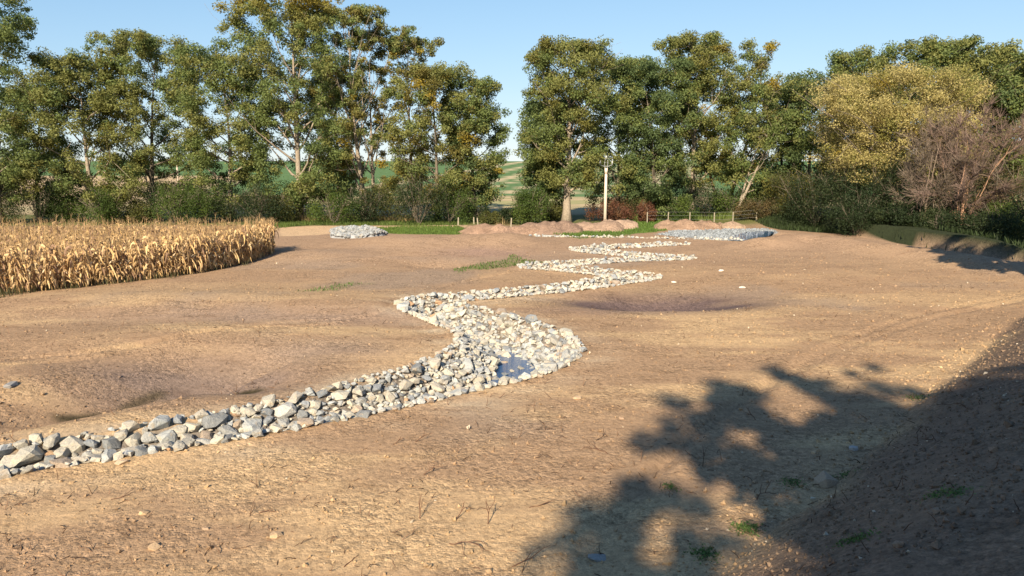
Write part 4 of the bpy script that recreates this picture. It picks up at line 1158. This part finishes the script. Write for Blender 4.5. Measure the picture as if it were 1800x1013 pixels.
# bare shrubs
def bare_shrub(px, base, top, wpx, d, label, col, stem_col, nst, ntw, seed, leafn=900):
    global rng
    keep_rng = rng; rng = np.random.default_rng(seed)
    x, tz = above(px, top, d); z0 = Hs(x, d); h = tz - z0; r = wpx / 2 / 1250 * d
    mb = MB(); tw = MB(); E = []
    for k in range(nst):
        a = k * 2.4 + rng.uniform(-.4, .4); s = rng.uniform(.15, .9)
        P = limb((math.cos(a) * .12, math.sin(a) * .12, -.1), (math.cos(a) * s * r / h, math.sin(a) * s * r / h * .7, 1), h * rng.uniform(.75, .98), 8, .09, 0)
        mb.tube(P, np.linspace(.062, .012, 9) * rng.uniform(.7, 1.2), 6, stem_col)
        for q in range(7):
            i = 2 + q % 6; S = limb(P[i], unit(P[-1] - P[0]) + rng.normal(0, .55, 3), h * rng.uniform(.25, .45), 5, .12, .02)
            tw.tube(S, np.linspace(.022, .007, 6), 3, col, cap=False); E += [S[2], S[3], S[4], S[5]]
    E = np.array(E)
    for k in range(ntw):
        p = E[rng.integers(len(E))]; S = limb(p, unit(p - np.array([0, 0, h * .25])) + rng.normal(0, .55, 3), rng.uniform(.5, 1.25), 3, .15, .02)
        tw.tube(S, np.linspace(.015, .007, 4), 3, np.array(col) * rng.uniform(.7, 1.3), cap=False)
    root = empty('bare_shrub', (x, d, z0), label, 'shrub')
    link('stem', mb.mesh('stem', M_BARK), root); o = link('twigs', tw.mesh('twigs', M_TWIG), root); o['kind'] = 'stuff'
    if leafn:
        k = rng.integers(len(E), size=leafn); P = E[k] + rng.normal(0, .3, (leafn, 3))
        V, F = leaf_quads(P, np.full(leafn, .05), np.full(leafn, .03))
        link('foliage', mesh_from('foliage', V, F, M_LEAF, {'col': np.repeat(np.array([.19, .13, .05]) * rng.uniform(.6, 1.4, (leafn, 1)), 4, 0)}), root)
    rng = keep_rng
bare_shrub(1706, 398, 200, 190, 54, 'large bare reddish shrub with orange lit stems in front of the willow', (.150, .104, .082), (.32, .19, .12), 9, 5000, 401, 1600)
bare_shrub(1638, 398, 235, 110, 55, 'smaller bare grey brown shrub left of the reddish shrub', (.14, .108, .08), (.20, .15, .11), 7, 2800, 402, 1400)

# ------------------------------------------------------------------ maize
def ribbon(P, w, up=np.array([0, 0, 1.0]), side=None, fold=.25):
    P = np.asarray(P); n = len(P); T_ = np.gradient(P, axis=0); T_ /= np.linalg.norm(T_, axis=1)[:, None] + 1e-9
    S = np.cross(T_, side if side is not None else up); S /= np.linalg.norm(S, axis=1)[:, None] + 1e-9
    Nn = np.cross(S, T_); w = np.asarray(w)[:, None]
    V = np.stack([P - S * w, P + Nn * w * fold, P + S * w], 1).reshape(-1, 3)
    i = np.arange(n - 1)[:, None] * 3
    Q = np.concatenate([i + np.array([[0, 1, 4, 3]]), i + np.array([[1, 2, 5, 4]])])
    return V, Q
STRAW = [np.array(c_) * np.array([1.03, .97, .84]) for c_ in [(.62, .45, .25), (.54, .38, .20), (.68, .53, .32), (.38, .27, .16), (.57, .41, .25), (.27, .18, .13)]]
def maize(seed, nleaf=11, hi=True):
    global rng
    keep_rng = rng; rng = np.random.default_rng(seed)
    h = rng.uniform(2.0, 2.3); parts = []
    ln = rng.normal(0, .04, 2)
    stalk = MB(); k = 5 if hi else 3
    SP = np.array([[ln[0] * z * z, ln[1] * z * z, z] for z in np.linspace(-.05, h * .9, 6 if hi else 3)])
    stalk.tube(SP, np.linspace(.016, .008, len(SP)), k, STRAW[1] * .9, cap=False)
    parts.append(('stalk', stalk, M_DRYLEAF))
    a = rng.uniform(0, 6.28)
    for i in range(nleaf):
        z = h * (.12 + .78 * i / nleaf) + rng.uniform(-.05, .05); a += math.pi + rng.normal(0, .5)
        L = rng.uniform(.55, .95) * (1 - .35 * abs(i / nleaf - .5)); out = rng.uniform(.08, .26); ns = 5 if hi else 3
        t = np.linspace(0, 1, ns)
        # leaf leaves the stalk, arches over and hangs
        rr = out * np.sin(np.minimum(t * 1.6, 1.57)) + .05 * t
        zz = z + .14 * np.sin(t * 2.2) * rng.uniform(.4, 1.8) - L * np.maximum(t - .18, 0) ** 1.15 * rng.uniform(.75, 1.1)
        tw = a + np.cumsum(rng.normal(0, .16, ns))
        P = np.column_stack([np.cos(tw) * rr + ln[0] * z * z, np.sin(tw) * rr + ln[1] * z * z, np.maximum(zz, .03)])
        w = rng.uniform(.034, .058) * np.array([.7, 1, .95, .75, .15] if hi else [.7, 1, .2])
        lf = MB(); V, Q_ = ribbon(P, w, side=np.array([math.cos(a + 1.2), math.sin(a + 1.2), .4]))
        lf.add(V, Q=Q_, col=STRAW[rng.integers(6)] * rng.uniform(.75, 1.2)); parts.append(('leaf', lf, M_DRYLEAF))
    cob = MB(); ca = rng.uniform(0, 6.28); cz = h * rng.uniform(.42, .52); c0 = np.array([math.cos(ca) * .03, math.sin(ca) * .03, cz])
    cd = np.array([math.cos(ca), math.sin(ca), rng.choice([.9, -.9])]); cd = unit(cd)
    cob.tube([c0, c0 + cd * .07, c0 + cd * .17, c0 + cd * .24], [.012, .032, .03, .006], 6 if hi else 4, (.66, .52, .33), cap=False); parts.append(('cob', cob, M_DRYLEAF))
    ts = MB(); tp_ = SP[-1]
    for q in range(6 if hi else 3):
        d_ = np.array([rng.normal(0, .5), rng.normal(0, .5), 1.3]); P = limb(tp_, d_, rng.uniform(.2, .32), 3, .12, -.12)
        ts.tube(P, [.006, .007, .005, .002], 3, STRAW[3] * rng.uniform(.8, 1.2), cap=False)
    parts.append(('tassel', ts, M_DRYLEAF))
    rng = keep_rng
    return parts
def inside_corn(p): return poly_sd(np.array([p[0]]), np.array([p[1]]), CORN)[0]
# the front edge walks along the field boundary
edge = [(-25.2, 26.5), (-24.5, 27.0), (-21.0, 29.6), (-17.9, 33.5), (-15.9, 36.3), (-14.9, 39.6), (-14.5, 43.0), (-15.8, 46.5)]
def along(P, step):
    out = []; acc = 0
    for (x1, y1), (x2, y2) in zip(P[:-1], P[1:]):
        L = math.hypot(x2 - x1, y2 - y1); nx_, ny_ = -(y2 - y1) / L, (x2 - x1) / L
        t = acc
        while t < L:
            out.append((x1 + (x2 - x1) * t / L, y1 + (y2 - y1) * t / L, nx_, ny_)); t += step
        acc = t - L
    return out
front = along(edge, .165)[:150]
spots = []
for row in (0, 1):
    for (x, y, nx_, ny_) in front:
        o_ = .12 + row * .34
        spots.append((x + nx_ * o_ + rng.normal(0, .05), y + ny_ * o_ + rng.normal(0, .05)))
spots = spots[:300]
HI = 12
variants = []
for s in range(HI):
    variants.append([(nm, mb.mesh(nm, m_)) for nm, mb, m_ in maize(700 + s)])
# variants joined to fewer parts for the plants further off
def joined(parts, names):
    m = MB()
    for nm, mb, _ in parts:
        if nm in names:
            off = m.n; m.v += mb.v; m.c += mb.c; m.q += [q + off for q in mb.q]; m.t += [t + off for t in mb.t]; m.n += mb.n
    return m
var_lo = []
for s in range(HI):
    pr_ = maize(700 + s); var_lo.append([('stalk', joined(pr_, ('stalk',)).mesh('stalk', M_DRYLEAF)), ('leaves', joined(pr_, ('leaf',)).mesh('leaves', M_DRYLEAF)),
                                         ('cob', joined(pr_, ('cob',)).mesh('cob', M_DRYLEAF)), ('tassel', joined(pr_, ('tassel',)).mesh('tassel', M_DRYLEAF))])
GMZ = 'dry maize plants along the edge of the field'
protos = {}
for i, (x, y) in enumerate(spots):
    s = int(rng.integers(HI)); hi = (i % 150) < 62 and i < 150
    z = Hs(x, y)
    side = y > 37.5
    lab = ('dry tan maize plant on the shaded right flank of the field' if side else 'dry tan maize plant in the front edge row of the field') if i < 150 else \
          ('dry tan maize plant in the second row of the right flank' if side else 'dry tan maize plant in the second row behind the front edge')
    root = empty('maize_plant', (x, y, z), lab, 'maize plant', GMZ)
    root.rotation_euler = (rng.normal(0, .08), rng.normal(0, .08), rng.uniform(0, 6.28)); k_ = rng.uniform(.80, 1.10); root.scale = (1, 1, k_)
    for nm, me_ in (variants[s] if hi else var_lo[s]):
        o = bpy.data.objects.new(nm, me_); C.objects.link(o); o.parent = root
# the rest of the field
fp = []
for yy in np.arange(19, 48, .62):
    xs = np.arange(-60, -13, .30); fp.append(np.column_stack([xs + rng.normal(0, .06, len(xs)), yy + rng.normal(0, .08, len(xs)) + xs * 0]))
fp = np.concatenate(fp); sd = poly_sd(fp[:, 0], fp[:, 1], CORN)
vis = (fp[:, 0] / fp[:, 1] > -.86)
fp = fp[(sd > .62) & vis]
lo = []
for s in range(6):
    pr_ = maize(800 + s, 8, False); m = joined(pr_, ('stalk', 'leaf', 'cob', 'tassel'))
    lo.append((np.concatenate(m.v), np.concatenate(m.q) if m.q else None, np.concatenate(m.c)))
Vs, Qs, Cs = [], [], []; off = 0
wh = rng.integers(0, 6, len(fp)); an = rng.uniform(0, 6.28, len(fp)); hz = H(fp[:, 0], fp[:, 1], False)
for k, (V, Q_, c_) in enumerate(lo):
    idx = np.where(wh == k)[0]; ca, sa = np.cos(an[idx]), np.sin(an[idx]); ks = rng.uniform(.86, 1.08, len(idx))
    X = V[None, :, 0] * ca[:, None] - V[None, :, 1] * sa[:, None] + fp[idx, 0][:, None]
    Y = V[None, :, 0] * sa[:, None] + V[None, :, 1] * ca[:, None] + fp[idx, 1][:, None]
    Z = V[None, :, 2] * ks[:, None] + hz[idx][:, None]
    Vs.append(np.stack([X, Y, Z], -1).reshape(-1, 3)); Qs.append((Q_[None] + (np.arange(len(idx)) * len(V))[:, None, None] + off).reshape(-1, 4)); off += len(idx) * len(V)
    Cs.append((c_[None] * rng.uniform(.75, 1.15, (len(idx), 1, 1))).reshape(-1, 3))
print('maize plants', len(fp), 'quads', sum(len(q) for q in Qs))
tag(link('maize_field', mesh_from('maize_field', np.concatenate(Vs), np.concatenate(Qs), M_DRYLEAF, {'col': np.concatenate(Cs)})),
    'field of dry tan maize behind its edge rows', 'maize field', kind='stuff')

# ------------------------------------------------------------------ pole, posts, fence
M_CONC = plain_mat('concrete', (.60, .49, .39), .85, nz=8)
M_STEEL = plain_mat('steel', (.26, .26, .26), .6, .2)
M_PORC = plain_mat('porcelain', (.42, .42, .40), .3)
M_POST = plain_mat('weathered_wood', (.27, .23, .165), .9, nz=14, vary=.3)
def utility_pole(px, ptop, d, base_z, label, s=1.0):
    x, tz = above(px, ptop, d); h = tz - base_z
    root = empty('utility_pole', (x, d, base_z), label, 'utility pole')
    m = MB(); m.tube([(0, 0, -.3), (0, 0, h * .5), (0, 0, h * .76)], [.17 * s, .15 * s, .12 * s], 12); link('pole', m.mesh('pole', M_CONC, True), root)
    m = MB(); m.tube([(0, 0, h * .74), (0, 0, h * .82)], [.16 * s, .16 * s], 12); link('collar', m.mesh('collar', M_CONC, True), root)
    m = MB()
    for sx in (-1, 1):
        m.tube([(sx * .10, 0, h * .80), (sx * .17, 0, h * .90), (sx * .05, 0, h * .985)], .03 * s, 6)
    m.tube([(-.17, 0, h * .90), (.17, 0, h * .90)], .025 * s, 6)
    link('top_frame', m.mesh('top_frame', M_STEEL), root)
    m = MB(); m.tube([(-.62 * s, 0, h * .868), (-.2, 0, h * .845), (.2, 0, h * .845), (.62 * s, 0, h * .868)], .035 * s, 6); link('crossarm', m.mesh('crossarm', M_STEEL), root)
    for sx in (-.58, .58):
        m = MB(); m.tube([(sx * s, 0, h * .875), (sx * s, 0, h * .895), (sx * s, 0, h * .91), (sx * s, 0, h * .93)], [.04 * s, .07 * s, .07 * s, .03 * s], 8); link('insulator', m.mesh('insulator', M_PORC, True), root)
    m = MB(); m.tube([(0, 0, h * .965), (0, 0, h * .98), (0, 0, h * .99), (0, 0, h)], [.05 * s, .08 * s, .08 * s, .04 * s], 8); link('insulator', m.mesh('insulator', M_PORC, True), root)
    return root
d_p = 71.0
utility_pole(1066, 274, d_p, Hs(above(1066, 274, d_p)[0], d_p), 'pale concrete utility pole with a small crossarm behind the soil heaps')
for px, pt, d, lb in [(308, 252, 170, 'distant utility pole seen in the gap of the left tree row'), (874, 279, 235, 'distant utility pole on the striped hill above the small round tree')]:
    x = above(px, pt, d)[0]; utility_pole(px, pt, d, Hs(x, d), lb, 1.1)
x, tz = above(874, 297, 230)
tree('round_tree', 'tiny round yellowish tree alone on the striped green hill', x, 230, tz, 2.3, cb=.05, nl=10, clumps=34, per=60, cols=((YELLOW, .5), (OLIVE, .5)), tr=.12, leaf=.2, shape='spread', seed=600)

def post_mesh(h, w=.06):
    m = MB(); m.box((-w, -w, -.2), (w, w, h - .05)); m.add([(-w, -w, h - .05), (w, -w, h - .05), (w, w, h - .05), (-w, w, h - .05), (0, 0, h)], T=[(0, 1, 4), (1, 2, 4), (2, 3, 4), (3, 0, 4)])
    return m.mesh('post', M_POST)
for px, ptop, d, lb in [(805, 382, 67, 'leaning wooden post at the left end of the soil heaps'), (833, 385, 70, 'short wooden post in the dry grass, left one of a pair'),
                        (840, 387, 69, 'short wooden post in the dry grass, right one of a pair'), (898, 383, 66, 'wooden post in front of the small dark bush')]:
    x, tz = above(px, ptop, d); z0 = Hs(x, d); o = link('fence_post', post_mesh(min(max(tz - z0, .7), 1.1), .055), None, (x, d, z0)); o.rotation_euler = (0, rng.normal(0, .06), 0)
    tag(o, lb, 'fence post')
ps = [(1138, 373), (1175, 371), (1213, 370), (1256, 371), (1289, 369), (1330, 371)]
d_f = 70.0
fence = empty('wire_fence', (above(1138, 380, d_f)[0], d_f, 0), 'wire fence on pale wooden posts along the green bushes', 'fence')
tops = []
for px, pt in ps:
    x, tz = above(px, pt, d_f); z0 = Hs(x, d_f); o = link('post', post_mesh(min(max(tz - z0, .9), 1.15), .045), fence, (x - fence.location.x, 0, z0)); tops.append((x - fence.location.x, z0))
for hh in (.45, .8, 1.15):
    m = MB(); m.tube([(x, -.10, z0 + hh) for x, z0 in tops], .006, 4); link('wire', m.mesh('wire', M_STEEL), fence)
print('polys', sum(sum(len(p.vertices) - 2 for p in o.data.polygons) if False else len(o.data.polygons) for o in bpy.data.objects if o.type == 'MESH'))
